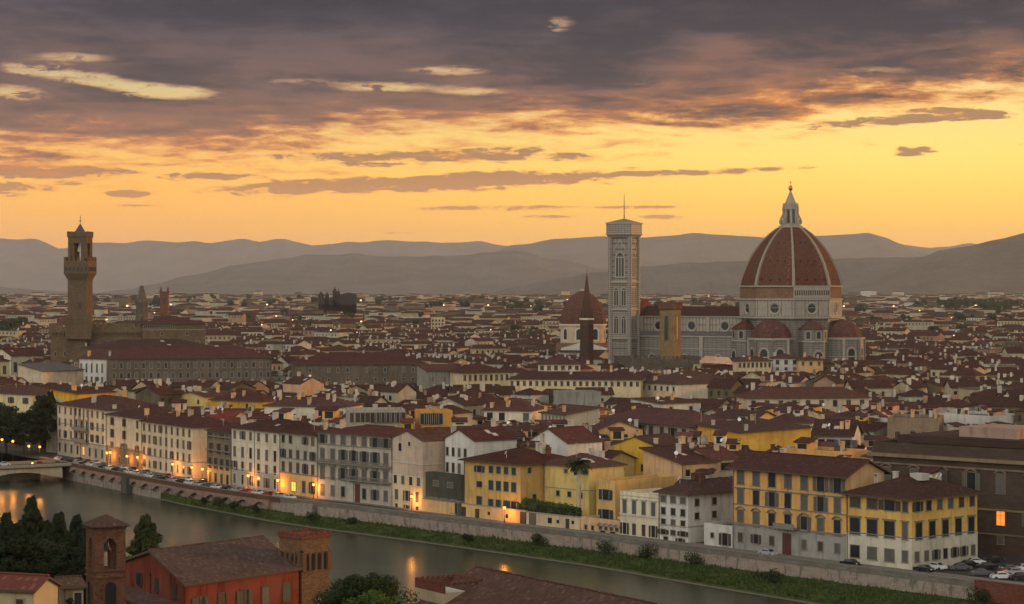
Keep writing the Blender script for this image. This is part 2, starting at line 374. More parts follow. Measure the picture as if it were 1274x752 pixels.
# top outer edge of the river wall, street level z = 0
WALL = [Vector((P(px, py, 1.0).x, P(px, py, 1.0).y)) for px, py in ((105, 579), (172, 592), (240, 604), (349, 619), (437, 628.5), (527, 640), (600, 648.5), (720, 662), (915, 686), (1053, 703), (1216, 723))]
dl = (WALL[0] - WALL[2]).normalized(); dr = (WALL[-1] - WALL[-4]).normalized()
WALL = [WALL[0] + dl * 40] + WALL + [WALL[-1] + dr * 60]
def inward(i):
    d = (WALL[min(i + 1, len(WALL) - 1)] - WALL[max(i - 1, 0)]).normalized(); return Vector((-d.y, d.x))
FAC = [p + inward(i) * (13.5 if i < 4 else 11.5 if i < 6 else 9.0) for i, p in enumerate(WALL)]
def hit(line, px):
    """where the sight line through pixel column px crosses a ground polyline; also the segment's direction"""
    k = (px - CX) / FPX
    for i in range(len(line) - 1):
        a, b = line[i], line[i + 1]; d = b - a
        den = d.x - k * d.y
        if abs(den) < 1e-9: continue
        t = (k * a.y - a.x) / den
        if (t >= 0 or i == 0) and (t <= 1 or i == len(line) - 2): return a + d * t, d.normalized()
def wall_off(q):
    """signed distance of a ground point from the river wall, positive on the city side"""
    best, sg = 1e9, 1
    for i in range(len(WALL) - 1):
        a, b = WALL[i], WALL[i + 1]; d = b - a; t = max(0, min(1, (q - a).dot(d) / d.length_squared)); c = a + d * t; w = (q - c).length
        if w < best: best, sg = w, (1 if d.x * (q - a).y - d.y * (q - a).x > 0 else -1)
    return best * sg

# ------------------------------------------------------------------ ground, river, hills
def gz(y): return 0.0 if y < 1500 else min(1.0, (y - 1500) / 6000.0) * 32.0
plain('ground_mat', (.075, .062, .050), 0.95, var=.3); plain('asphalt', (.05, .048, .046), 0.85, var=.25); plain('paving', (.17, .15, .125), 0.9, var=.25)
def make_ground():
    a = WALL[0] + dl * 950; b = WALL[-1] + dr * 420
    line = [a] + WALL + [b]
    rows = [[(p.x + inward(max(0, min(i - 1, len(WALL) - 1))).x * 0.45, p.y + inward(max(0, min(i - 1, len(WALL) - 1))).y * 0.45, 0.0) for i, p in enumerate(line)]]
    n = len(line)
    for y in (1500, 2500, 3500, 4500, 5500, 6500, 7500, 10000, 14000, 20000, 33500):
        xw = 3300 if y < 9000 else 6000 if y < 15000 else 12500
        rows.append([(-xw + 2 * xw * i / (n - 1), y, gz(y)) for i in range(n)])
    rows[1] = [(-770 + 4070 * i / (n - 1), 1500, 0) for i in range(n)]
    mb = MB()
    for r in range(len(rows) - 1):
        for i in range(n - 1): mb.face([rows[r][i], rows[r][i + 1], rows[r + 1][i + 1], rows[r + 1][i]])
    mb.face([rows[0][-1], (3300, -50, 0), (3300, 1500, 0), rows[1][-1]])
    kind(mb.build('ground', M['ground_mat']), 'structure')
    # the far bank rises to the hill the photographer stands on
    mb = MB(); o = Vector((-141, 481)); d = Vector((.66, -.75)).normalized(); nn = Vector((-.75, -.66)).normalized()
    prof = [(-3, -8), (3, -4.0), (10, -1.5), (40, 2), (80, 8), (115, 17), (145, 26), (178, 40), (205, 52.4), (235, 53.2), (320, 53.4), (480, 53.4)]
    g = []
    for s in range(-30, 24):
        g.append([])
        for t, z in prof:
            q = o + d * (s * 20.0) + nn * t; g[-1].append((q.x, q.y, z + (sin(s * 1.7 + t) * 0.5 if 5 < t < 150 else 0)))
    for i in range(len(g) - 1):
        for j in range(len(prof) - 1): mb.face([g[i][j], g[i][j + 1], g[i + 1][j + 1], g[i + 1][j]])
    m, nt, b = mat('hillside_grass', 0.95); nz = noise(nt, wpos(nt), 0.25, 4)
    setc(nt, b, mixc(nt, nz, (.030, .036, .016), (.060, .058, .030)))
    kind(mb.build('hillside', m), 'structure')
    # the river
    m, nt, b = mat('river_water', 0.12); p = wpos(nt); x, y, z = sep(nt, p)
    rip = noise(nt, comb(nt, x * 0.55, y * 0.55, 0.0), 0.8, 3, 0.5); slow = noise(nt, p, 0.018, 3, 0.5)
    rr = noise(nt, p, 0.03, 2)
    setc(nt, b, mixc(nt, slow.step(0.3, 0.7), (.020, .026, .012), (.044, .044, .025)))
    nt.links.new((rr * 0.14 + 0.17).s, b.inputs['Roughness']); b.inputs['IOR'].default_value = 1.33; b.inputs['Specular Tint'].default_value = (.78, .78, .62, 1)
    bumpn(nt, b, rip, 0.16, 0.12)
    kind(MB().face([(-1250, -40, WZ), (700, -40, WZ), (700, 1620, WZ), (-1250, 1620, WZ)]).build('water', m), 'structure')
    # asphalt of the river street and paving along the houses
    road = MB(); pave = MB()
    for i in range(len(WALL) - 1):
        a, b2 = WALL[i], WALL[i + 1]; na, nb = inward(i), inward(i + 1); fa, fb = FAC[i], FAC[i + 1]
        q = lambda p, n_, k, z: (p.x + n_.x * k, p.y + n_.y * k, z)
        road.face([q(a, na, .5, .006), q(b2, nb, .5, .006), q(fb, nb, -1.8, .006), q(fa, na, -1.8, .006)])
        pa = [q(fa, na, -1.8, 0), q(fb, nb, -1.8, 0), q(fb, nb, 1, 0), q(fa, na, 1, 0)]
        pave.face([(u, v, .13) for u, v, w in pa]); pave.face([pa[0], pa[1], (pa[1][0], pa[1][1], .13), (pa[0][0], pa[0][1], .13)])
    kind(road.build('road', M['asphalt']), 'structure'); kind(pave.build('pavement', M['paving']), 'structure')
make_ground()

def ridge(name, y0, pts, back, front, c, seed, amp=1.0):
    """a range of hills y0 metres away whose skyline follows pts (pixels)"""
    rnd = random.Random(seed); mb = MB(); pts = sorted(pts)
    def sky(px):
        if px <= pts[0][0]: return pts[0][1]
        for (a, ya), (b, yb) in zip(pts, pts[1:]):
            if px <= b: t = (px - a) / (b - a); t = t * t * (3 - 2 * t) * .5 + t * .5; return ya + (yb - ya) * t
        return pts[-1][1]
    nx = 260; ks = [-1, -.82, -.64, -.48, -.33, -.2, -.1, 0, .15, .5, 1]
    ph = [(rnd.uniform(.01, .09), rnd.uniform(0, 6), rnd.uniform(.3, 1)) for _ in range(7)]
    rows = []
    x0, x1 = pts[0][0], pts[-1][0]
    for k in ks:
        row = []
        for i in range(nx + 1):
            px = x0 + (x1 - x0) * i / nx
            xx = (px - CX) * y0 / FPX
            top = zat(sky(px), y0) - gz(y0) + 4
            rug = sum(a * sin(f * px * 2.3 + p_ + k * 5 * a) for f, p_, a in ph) * amp + .35 * sin(px * .55 + seed) * sin(px * .21 + k * 3)
            if k <= 0: s = (1 + k); prof = s ** 1.25; y = y0 + k * front * (0.55 + 0.45 * min(1, top / 120)); zz = top * prof + rug * 6 * prof * (1 - prof) * 4 * min(1, top / 60) + (rug * y0 / 2700 * .32 if k > -.25 else 0)
            else: prof = 1 - k; y = y0 + k * back; zz = top * prof
            row.append((xx, y, gz(y) - 6 + max(0, zz)))
        rows.append(row)
    for r in range(len(rows) - 1):
        for i in range(nx): mb.face([rows[r][i], rows[r][i + 1], rows[r + 1][i + 1], rows[r + 1][i]])
    m, nt, b = mat(name + '_cover', 0.95); p = wpos(nt)
    n1 = noise(nt, p, 0.003, 6, 0.6); n2 = noise(nt, p, 0.02, 4, 0.65)
    setc(nt, b, mixc(nt, (n1.step(.35, .65) * .6 + n2.step(.45, .7) * .5).clamp(), c, tuple(q * 2.6 + .012 for q in c)))
    kind(mb.build(name, m, smooth=False), 'structure')
ridge('far_mountains', 30000, [(-420, 305), (-200, 300), (-60, 300), (0, 296), (18, 299), (42, 296), (58, 302), (72, 309), (100, 306), (115, 303), (135, 301), (152, 303), (186, 299), (212, 302), (240, 300), (262, 302), (302, 297), (325, 300), (352, 297), (372, 302), (392, 306), (432, 301), (452, 302), (482, 298), (510, 300), (532, 301), (562, 302), (600, 300), (622, 306), (650, 309), (720, 304), (800, 306), (1000, 305), (1075, 300), (1160, 308), (1205, 303), (1240, 306), (1300, 300), (1500, 304), (1750, 308)], 2000, 2600, (.030, .032, .030), 5)
ridge('mountain_shoulder', 24000, [(520, 360), (560, 338), (600, 318), (640, 305), (700, 297), (735, 295), (760, 294), (800, 295), (870, 291), (935, 294), (965, 296), (1000, 293), (1040, 293), (1078, 290), (1100, 295), (1120, 303), (1140, 312), (1180, 325), (1260, 345), (1400, 358)], 2000, 3200, (.028, .030, .026), 11)
ridge('wooded_hill', 19000, [(-420, 340), (-250, 350), (-100, 345), (60, 362), (140, 366), (180, 355), (240, 342), (300, 329), (345, 322), (385, 317), (430, 316), (480, 319), (560, 318), (600, 315), (640, 312), (690, 322), (760, 335), (840, 352), (920, 364)], 1500, 2600, (.026, .028, .024), 17)
ridge('near_hill', 14500, [(560, 372), (610, 364), (650, 355), (700, 345), (750, 338), (800, 331), (850, 327), (905, 325), (960, 326), (1010, 322), (1060, 321), (1110, 320), (1150, 320), (1190, 326), (1240, 336), (1300, 345), (1500, 352)], 1400, 1500, (.026, .028, .024), 23)
ridge('vineyard_hill', 12500, [(980, 373), (1040, 363), (1080, 352), (1110, 340), (1140, 322), (1170, 311), (1205, 306), (1240, 298), (1274, 290), (1330, 284), (1420, 290), (1600, 300)], 1400, 1200, (.030, .030, .022), 31)

# ------------------------------------------------------------------ windows
_c = {}
def mesh_of(key, fn):
    if key not in _c: _c[key] = fn()
    return _c[key]
def to_mesh(mb, name, mats, uv=False):
    me = bpy.data.meshes.new(name); me.from_pydata(mb.v, [], mb.f)
    if not isinstance(mats, (list, tuple)): mats = [mats]
    for q in mats: me.materials.append(q)
    if len(mats) > 1: me.polygons.foreach_set('material_index', mb.m)
    if uv: auto_uv(me)
    me.update(); return me
def frame_mb(w, h, t=.16, d=.09, hood=None):
    mb = MB()
    mb.box(-w/2 - t, -w/2, -d, 0, 0, h); mb.box(w/2, w/2 + t, -d, 0, 0, h); mb.box(-w/2 - t, w/2 + t, -d, 0, h, h + t)
    mb.box(-w/2 - t - .1, w/2 + t + .1, -d - .1, 0, -.16, 0)
    if hood == 'flat': mb.box(-w/2 - .4, w/2 + .4, -.38, 0, h + t + .12, h + t + .34)
    if hood == 'tri':
        v = [(-w/2 - .45, h + t + .1), (w/2 + .45, h + t + .1), (0, h + t + 1.05)]
        mb.mesh([(x, -.4, z) for x, z in v] + [(x, 0, z) for x, z in v], [(0, 1, 2), (0, 3, 4, 1), (1, 4, 5, 2), (2, 5, 3, 0)])
    if hood == 'arc':
        n = 8; v = [(-w/2 - .45 + (w + .9) * i / n, h + t + .12 + .62 * sin(pi * i / n)) for i in range(n + 1)]
        v = v + [(x, z - .26) for x, z in reversed(v)]
        mb.mesh([(x, -.36, z) for x, z in v] + [(x, 0, z) for x, z in v], [tuple(range(len(v)))] + [(i, len(v) + i, len(v) + (i + 1) % len(v), (i + 1) % len(v)) for i in range(len(v))])
    return mb
def pane_mb(w, h):
    mb = MB(); mb.face([(-w/2, -.02, 0), (w/2, -.02, 0), (w/2, -.02, h), (-w/2, -.02, h)], 0)
    mb.box(-.035, .035, -.05, -.02, 0, h, 1); mb.box(-w/2, w/2, -.05, -.021, h * .62, h * .62 + .06, 1)
    return mb
def window(parent, loc, rz, w, h, style='g', full=True, stonemat='trim'):
    """style: g glass, G/N/B closed green, grey or brown shutters, o with open shutters; hoods f t a; l lit"""
    w, h = round(w, 1), round(h, 1)
    hood = {'f': 'flat', 't': 'tri', 'a': 'arc'}.get(style[1:2])
    sh = {'G': 'shutter_green', 'N': 'shutter_grey', 'B': 'shutter_brown'}.get(style[0])
    pm = 'lit_window' if style[0] == 'l' else 'lit_room' if style[0] == 'L' else 'glass'
    if not full:
        def fn():
            mb = frame_mb(w, h, .14, .06); q = sh or pm
            mb.face([(-w/2, -.02, 0), (w/2, -.02, 0), (w/2, -.02, h), (-w/2, -.02, h)], 1)
            if sh: mb.box(-.03, .03, -.04, -.02, 0, h, 0)
            return to_mesh(mb, 'window', [M[stonemat], M[q]])
        return link('window', mesh_of(('w', w, h, sh, pm, stonemat), fn), parent, loc, rz)
    if random.random() < .004: sh, pm = None, 'lit_room'
    f = link('window', mesh_of(('f', w, h, hood, stonemat), lambda: to_mesh(frame_mb(w, h, hood=hood), 'window_surround', M[stonemat])), parent, loc, rz)
    link('pane', mesh_of(('p', w, h, pm), lambda: to_mesh(pane_mb(w, h), 'pane', [M[pm], M['wood']])), f)
    if sh:
        half = random.random() < .3
        for sgn in (-1, 1):
            me = mesh_of(('s', w, h, sh), lambda: to_mesh(MB().box(-w/4 + .02, w/4 - .02, -.10, -.055, .03, h - .03), 'shutter', M[sh]))
            s = link('shutter', me, f, (sgn * (w/4 if not half else w * .75 + .18), 0 if not half else -.05, 0))
    return f
def arch_pts(w, h, pointed=False, n=8):
    """outline of an arched opening, springing at h minus half the width"""
    r = w / 2
    if pointed:
        zs = h - w * .8
        L = [(-r + (r - r * cos(a)) * 1.0, zs + w * .8 * sin(a)) for a in [pi / 2 * i / n for i in range(n + 1)]]
        return [(-r, 0)] + L + [(-x, z) for x, z in reversed(L[:-1])] + [(r, 0)]
    zs = h - r
    return [(-r, 0)] + [(-r * cos(pi * i / (2 * n)), zs + r * sin(pi * i / (2 * n))) for i in range(2 * n + 1)] + [(r, 0)]
def arch_window(parent, loc, rz, w, h, lights=1, pointed=False, t=.25, fm='trim', pm='glass', name='window'):
    def ff():
        mb = MB(); a = arch_pts(w, h, pointed); b = arch_pts(w + 2 * t, h + t, pointed); n = len(a)
        v = [(x, -.16, z) for x, z in a] + [(x, -.16, z) for x, z in b] + [(x, 0, z) for x, z in a] + [(x, 0, z) for x, z in b]
        f = []
        for i in range(n - 1): f += [(i, n + i, n + i + 1, i + 1), (i, i + 1, 2 * n + i + 1, 2 * n + i), (n + i, 3 * n + i, 3 * n + i + 1, n + i + 1)]
        mb.mesh(v, f)
        for k in range(1, lights):
            x = -w/2 + w * k / lights; mb.box(x - t * .35, x + t * .35, -.14, -.03, 0, h - w * .35)
        if lights > 1: mb.box(-w/2, w/2, -.13, -.04, h - w * .62, h - w * .62 + t * .7)
        mb.box(-w/2 - t, w/2 + t, -.22, 0, -t, 0)
        return to_mesh(mb, 'window_surround', M[fm])
    f = link(name, mesh_of(('af', w, h, lights, pointed, t, fm), ff), parent, loc, rz)
    link('pane', mesh_of(('ap', w, h, pointed, pm), lambda: to_mesh(MB().face([(x, -.03, z) for x, z in arch_pts(w, h, pointed)]), 'pane', M[pm])), f)
    return f

# ------------------------------------------------------------------ houses
OCC = set()
def mark(poly, pad=0.0):
    """note the ground a footprint covers, in 2 m cells; returns how much of it was taken already"""
    xs = [p[0] for p in poly]; ys = [p[1] for p in poly]; c = set()
    cx, cy = sum(xs) / len(xs), sum(ys) / len(ys)
    n = len(poly)
    area = sum(poly[i][0] * poly[(i + 1) % n][1] - poly[(i + 1) % n][0] * poly[i][1] for i in range(n)); sg = 1 if area > 0 else -1
    for i in range(int(min(xs) // 2) - 1, int(max(xs) // 2) + 2):
        for j in range(int(min(ys) // 2) - 1, int(max(ys) // 2) + 2):
            q = (i * 2 + 1, j * 2 + 1)
            if all(sg * ((poly[(k + 1) % n][0] - poly[k][0]) * (q[1] - poly[k][1]) - (poly[(k + 1) % n][1] - poly[k][1]) * (q[0] - poly[k][0])) > -pad * (Vector(poly[(k + 1) % n]) - Vector(poly[k])).length for k in range(n)): c.add((i, j))
    return c
def offset(c, o):
    """grow a convex quad outwards by o metres"""
    n = len(c); L = []
    for i in range(n):
        a, b = Vector(c[i]), Vector(c[(i + 1) % n]); d = (b - a).normalized(); L.append((a + Vector((d.y, -d.x)) * o, d))
    out = []
    for i in range(n):
        (p, d), (q, e) = L[i - 1], L[i]
        den = d.x * e.y - d.y * e.x
        t = ((q - p).x * e.y - (q - p).y * e.x) / den if abs(den) > 1e-6 else 0
        out.append(p + d * t)
    return out
def roof_faces(e, h, rise, kind_):
    e = [Vector((p[0], p[1], h)) for p in e]; mid = lambda a, b: (a + b) / 2
    up = Vector((0, 0, rise))
    fr = (e[1] - e[0]).length; dp = (e[2] - e[1]).length
    if kind_ == 'hip':
        if fr >= dp:
            l, r = mid(e[0], e[3]), mid(e[1], e[2]); k = min(.5, dp / 2 / fr); a, b = l + (r - l) * k + up, r + (l - r) * k + up
            return [[e[0], e[1], b, a], [e[1], e[2], b], [e[2], e[3], a, b], [e[3], e[0], a]], (a, b)
        l, r = mid(e[0], e[1]), mid(e[3], e[2]); k = min(.5, fr / 2 / dp); a, b = l + (r - l) * k + up, r + (l - r) * k + up
        return [[e[0], e[1], a], [e[1], e[2], b, a], [e[2], e[3], b], [e[3], e[0], a, b]], (a, b)
    if kind_ == 'gable':
        a, b = mid(e[0], e[3]) + up, mid(e[1], e[2]) + up
        return [[e[0], e[1], b, a], [e[2], e[3], a, b]], (a, b)
    if kind_ == 'gablex':
        a, b = mid(e[0], e[1]) + up, mid(e[3], e[2]) + up
        return [[e[3], e[0], a, b], [e[1], e[2], b, a]], (a, b)
    if kind_ == 'shed': return [[e[0], e[1], e[2] + up, e[3] + up]], (e[3] + up, e[2] + up)
    return [[e[0], e[1], e[2], e[3]]], (e[0], e[1])
def house(label, a, b, depth, h, roof='hip', rise=2.4, wall='cream', tile='tile', name='house', cat='house', group=None, wins=(), bands=(), chim=2, ov=.7, back=None, full=False,
          seed=0, trims=(), trim='trim', z0=-.6, dormers=0, reserve=True, left_wall=None, thick=.24):
    rnd = random.Random(seed * 7 + int(a[0] * 13) + int(a[1] * 5))
    a = Vector((a[0], a[1])); b = Vector((b[0], b[1])); w = (b - a).length; ex = (b - a) / w; ey = Vector((-ex.y, ex.x)); ang = atan2(ex.y, ex.x)
    root = thing(name, label, cat, (a.x, a.y, 0), ang, group)
    if back: c = [(0, 0), (w, 0)] + [((q - a).dot(ex), (q - a).dot(ey)) for q in (Vector(back[0][:2]), Vector(back[1][:2]))]
    else: c = [(0, 0), (w, 0), (w, depth), (0, depth)]
    if reserve: OCC.update(mark([tuple(a + ex * p[0] + ey * p[1]) for p in c]))
    flat = roof == 'flat'
    faces, (r0, r1) = roof_faces(offset(c, ov if not flat else -.35), h, rise if not flat else 0, roof)
    planes = []
    for f in faces:
        n = (f[1] - f[0]).cross(f[2] - f[0]).normalized(); planes.append((n, f[0]))
    def rz_(x, y): return min(p.z - ((x - p.x) * n.x + (y - p.y) * n.y) / n.z for n, p in planes)
    # walls in bands, each band a part
    zb = [z0] + [k[0] for k in bands] + [h + (.75 if flat else 0)]; ms = [k[1] for k in bands] + [wall]
    for i, m_ in enumerate(ms):
        last = i == len(ms) - 1; grow = 0.05 * (len(ms) - 1 - i)
        cc = offset(c, grow) if grow else c
        mb = MB(); mb.prism(cc, zb[i], zb[i + 1], top=not last)
        if last:
            for k in range(4):
                p, q = c[k], c[(k + 1) % 4]; mp = ((p[0] + q[0]) / 2, (p[1] + q[1]) / 2)
                zp, zq, zm = [max(h, rz_(*t) - thick * .6) if not flat else h for t in (p, q, mp)]
                if max(zp, zq, zm) > h + .02: mb.face([(p[0], p[1], h), (q[0], q[1], h), (q[0], q[1], zq), (mp[0], mp[1], zm), (p[0], p[1], zp)])
            if flat:
                o2 = offset(c, -.35)
                mb.prism(list(reversed([tuple(q) for q in o2])), h - .1, h + .75, top=False)
                for k in range(4):
                    k2 = (k + 1) % 4; mb.face([(c[k][0], c[k][1], h + .75), (c[k2][0], c[k2][1], h + .75), (o2[k2][0], o2[k2][1], h + .75), (o2[k][0], o2[k][1], h + .75)])
        mb.build('wall' if last else 'ground_floor', M[m_], root, uv=True)
    # roof with thickness
    mb = MB()
    if flat: mb.face([(p.x, p.y, h + .02) for p in faces[0]], 0)
    else:
        for f in faces:
            mb.face([(p.x, p.y, p.z) for p in f], 0); mb.face([(p.x, p.y, p.z - thick) for p in reversed(f)], 1)
        e = offset(c, ov)
        for k in range(4):
            p, q = e[k], e[(k + 1) % 4]; mp = (p + q) / 2
            L = [(t.x, t.y, rz_(t.x, t.y)) for t in (p, mp, q)]
            lo = [(x, y, z - thick) for x, y, z in L]
            mb.face([lo[0], lo[1], lo[2], L[2], L[1], L[0]] if L[1][2] > (L[0][2] + L[2][2]) / 2 + .05 else [lo[0], lo[2], L[2], L[0]], 1)
        # ridge and hip caps
        if full:
            mb.tube(r0 + Vector((0, 0, .02)), r1 + Vector((0, 0, .02)), .16, .16, 6, 0)
    ro = mb.build('roof', [M[tile if not flat else 'slate'], M['soffit']], root, uv=True)
    # chimneys, dormers
    xs = [p[0] for p in c]; ys = [p[1] for p in c]
    for _ in range(chim):
        x, y = rnd.uniform(min(xs) + 1, max(xs) - 1), rnd.uniform(min(ys) + 1, max(ys) - 1)
        z = rz_(x, y) if not flat else h; hh = rnd.uniform(1.0, 2.0); q = MB(); s, t = rnd.uniform(.3, .55), rnd.uniform(.3, .8)
        q.box(x - s, x + s, y - t, y + t, z - .4, z + hh); q.box(x - s - .12, x + s + .12, y - t - .12, y + t + .12, z + hh, z + hh + .14)
        if rnd.random() < .5: q.box(x - s, x - s + .15, y - t, y + t, z + hh + .14, z + hh + .5); q.box(x + s - .15, x + s, y - t, y + t, z + hh + .14, z + hh + .5); q.box(x - s - .1, x + s + .1, y - t - .1, y + t + .1, z + hh + .5, z + hh + .6)
        q.build('chimney', M[rnd.choice(['chalk', 'chalk', 'buff', 'brick', 'peach'])], ro, uv=True)
    for _ in range(dormers):
        x, y = rnd.uniform(min(xs) + 2.5, max(xs) - 2.5), rnd.uniform(min(ys) + 2, max(ys) - 3)
        z = rz_(x, y) if not flat else h; ww, hh, dd = rnd.uniform(1.0, 3.2), rnd.uniform(1.0, 2.8), rnd.uniform(2.5, 4.5)
        q = MB(); q.box(x - ww, x + ww, y, y + dd, z - .8, z + hh, 0)
        q.face([(x - ww * .6, y - .02, z + .3), (x + ww * .6, y - .02, z + .3), (x + ww * .6, y - .02, z + hh - .3), (x - ww * .6, y - .02, z + hh - .3)], 1)
        rr = rnd.uniform(.5, 1.1); o_ = .35
        q.mesh([(x - ww - o_, y - o_, z + hh - .1), (x + ww + o_, y - o_, z + hh - .1), (x + ww + o_, y + dd + o_, z + hh - .1 + rr), (x - ww - o_, y + dd + o_, z + hh - .1 + rr), (x - ww - o_, y - o_, z + hh + .1), (x + ww + o_, y - o_, z + hh + .1), (x + ww + o_, y + dd + o_, z + hh + .1 + rr), (x - ww - o_, y + dd + o_, z + hh + .1 + rr)], [(3, 2, 1, 0), (4, 5, 6, 7), (0, 1, 5, 4), (1, 2, 6, 5), (2, 3, 7, 6), (3, 0, 4, 7)], 2)
        q.build('dormer', [M[rnd.choice([wall, wall, 'peach', 'white', 'white', 'pale', 'pale', 'pink', 'ochre'])], M['glass'], M[tile if not flat else 'tile']], ro, uv=True)
    for _ in range(rnd.choice([0, 0, 1, 1, 2, 3]) if not flat and chim else 0):
        x, y = rnd.uniform(min(xs) + 1.5, max(xs) - 1.5), rnd.uniform(min(ys) + 1.5, max(ys) - 1.5); w2, d2_ = rnd.uniform(.4, .9), rnd.uniform(.4, 1.0)
        if min(abs(rz_(x + u, y + v) - (rz_(x + u, y) + rz_(x, y + v) - rz_(x, y))) for u in (-w2, w2) for v in (-d2_, d2_)) < .02:
            q = MB(); t4 = [(x + u * w2, y + v * d2_) for u, v in ((-1, -1), (1, -1), (1, 1), (-1, 1))]
            q.mesh([(u, v, rz_(u, v) - .1) for u, v in t4] + [(u, v, rz_(u, v) + .14) for u, v in t4], [(4, 5, 6, 7), (0, 1, 5, 4), (1, 2, 6, 5), (2, 3, 7, 6), (3, 0, 4, 7)]); q.build('skylight', M['chalk'], ro)
    if full and not flat:
        for x in ((.25,) if w < 22 else (.25, w * .5)):
            MB().tube((x, -.09, 0), (x, -.09, h - .1), .07, .07, 5).build('drainpipe', M['metal'], root)
    for _ in range(rnd.choice([0, 1, 1, 2]) if chim and a.y < 900 else 0):
        x, y = rnd.uniform(min(xs) + 1, max(xs) - 1), rnd.uniform(min(ys) + 1, max(ys) - 1); z = rz_(x, y) if not flat else h; q = MB(); hh = rnd.uniform(1.8, 3.6)
        if rnd.random() < .6:
            q.box(x - .035, x + .035, y - .035, y + .035, z - .2, z + hh)
            for k in range(4): q.box(x - .6 + .08 * k, x + .6 - .08 * k, y - .025, y + .025, z + hh - .25 * k - .1, z + hh - .25 * k - .05)
            q.build('aerial', M['chalk'], ro)
        else:
            q.tube((x, y, z - .2), (x, y, z + 1.0), .05, .05, 5); q.tube((x, y - .1, z + 1.2), (x - .1, y - .22, z + 1.28), .15, .52, 12); q.build('satellite_dish', M['whitepaint'], ro)
    # string courses
    for zt, pr, ht in trims:
        e = offset(c, pr); MB().prism(e, zt, zt + ht, bot=True).build('string_course', M[trim], root)
    # windows
    for wn in wins:
        edge, n, drop, ww, hh, st = wn[:6]; t0, t1 = wn[6] if len(wn) > 6 else (0, 1)
        p, q = Vector(c[edge]), Vector(c[(edge + 1) % 4]); d = (q - p); rz = atan2(d.y, d.x); nrm = Vector((d.y, -d.x)).normalized()
        for i in range(n):
            t = t0 + (t1 - t0) * (i + .5) / n; x = p + d * t
            z = h - drop - hh
            g = 0
            for bi, (bz, _) in enumerate(bands):
                if z < bz: g = .05 * (len(bands) - bi); break
            x = x + nrm * g
            s_ = st[i % len(st)] if isinstance(st, (list, tuple)) else st
            if s_ == '-': continue
            window(root, (x.x, x.y, z), rz, ww, hh, s_, full, trim)
    return root
# ------------------------------------------------------------------ the riverside row, left to right
def front(label, xa, ya, xb, yb, depth, off=0.0, **k):
    (a, d), (b, e) = hit(FAC, xa), hit(FAC, xb)
    n = Vector((-d.y, d.x)); a = a + n * off; b = b + n * off
    h = (zat(ya, a.y) + zat(yb, b.y)) / 2
    k.setdefault('full', True); k.setdefault('cat', 'palazzo'); k.setdefault('name', 'riverside_palazzo'); k.setdefault('group', 'houses along the river street')
    return house(label, a, b, depth, h, **k)
# cream palace by the bridge: its second face turns square to the photographer
(a0, d0), (a1, d1) = hit(FAC, 71), hit(FAC, 131.5)
hA = 17.0; n0 = Vector((-d0.y, d0.x)); a2 = a1 + Vector((13.5, 0.5)); 
rA = house('cream corner palazzo with grey balconied centre bay, nearest the bridge', a0, a1, 24, hA, 'hip', 3.2, 'cream', name='riverside_palazzo', cat='palazzo', group='houses along the river street', full=True, chim=4, seed=1,
    bands=[(5.2, 'greyish')], trims=[(5.2, .12, .3), (10.6, .08, .2)], trim='trim_grey', back=(a2 + n0 * 10, a0 + n0 * 22),
    wins=[(0, 3, .9, 1.3, 2.0, 'N', (0, .36)), (0, 3, 4.7, 1.3, 2.3, 'N', (0, .36)), (0, 3, 8.6, 1.3, 2.3, 'N', (0, .36)), (0, 4, .8, 1.1, 2.2, 'g', (.36, .68)), (0, 3, 4.7, 1.4, 2.4, 'gf', (.36, .68)), (0, 3, 8.6, 1.6, 3.0, 'gf', (.36, .68)),
          (0, 3, .9, 1.3, 2.0, 'N', (.68, 1)), (0, 3, 4.7, 1.3, 2.3, 'N', (.68, 1)), (0, 3, 8.6, 1.3, 2.3, 'N', (.68, 1)), (0, 8, 13.0, 1.3, 2.6, 'g')] )
bm = MB(); wA = (a1 - a0).length
bm.box(wA * .37, wA * .67, -1.2, 0, 5.3, 5.6); bm.box(wA * .37, wA * .67, -1.0, 0, 9.2, 9.45); bm.box(wA * .37, wA * .67, -1.25, -1.1, 5.6, 6.6); bm.box(wA * .37, wA * .67, -1.05, -.95, 9.45, 10.3)
for k in range(4): bm.box(wA * (.375 + .093 * k), wA * (.375 + .093 * k) + .45, -.35, 0, 5.6, 16.2)
bm.build('balcony', M['trim_grey'], rA)
front('cream corner wing with wide dark triple windows and brown stone base', 132.5, 514.5, 178, 522, 20, wall='cream', seed=2, bands=[(5.6, 'brown')], roof='hip', rise=2.6, chim=2, trims=[(5.6, .1, .3)],
      wins=[(0, 2, .9, 3.0, 2.3, 'g', (0, .66)), (0, 1, .9, 1.6, 2.3, 'B', (.7, 1)), (0, 2, 4.6, 3.0, 2.5, 'g', (0, .66)), (0, 1, 4.6, 1.6, 2.5, 'B', (.7, 1)), (0, 2, 8.6, 2.6, 2.0, 'N', (0, .66)), (0, 1, 8.6, 1.4, 2.2, 'B', (.7, 1)), (0, 4, 12.6, 1.3, 2.4, 'g')])
front('cream palazzo with nine columns of brown shutters and olive side wall', 176, 523.5, 239.5, 532, 15, wall='cream', seed=3, chim=6, roof='hip', rise=2.8, trims=[(4.6, .08, .25)],
      wins=[(0, 9, .8, 1.3, 2.1, 'B'), (0, 9, 4.2, 1.3, 2.4, ['B', 'N']), (0, 9, 8.0, 1.2, 2.3, 'B'), (0, 9, 11.7, 1.1, 2.2, ['B', 'g', 'B', 'g'])])
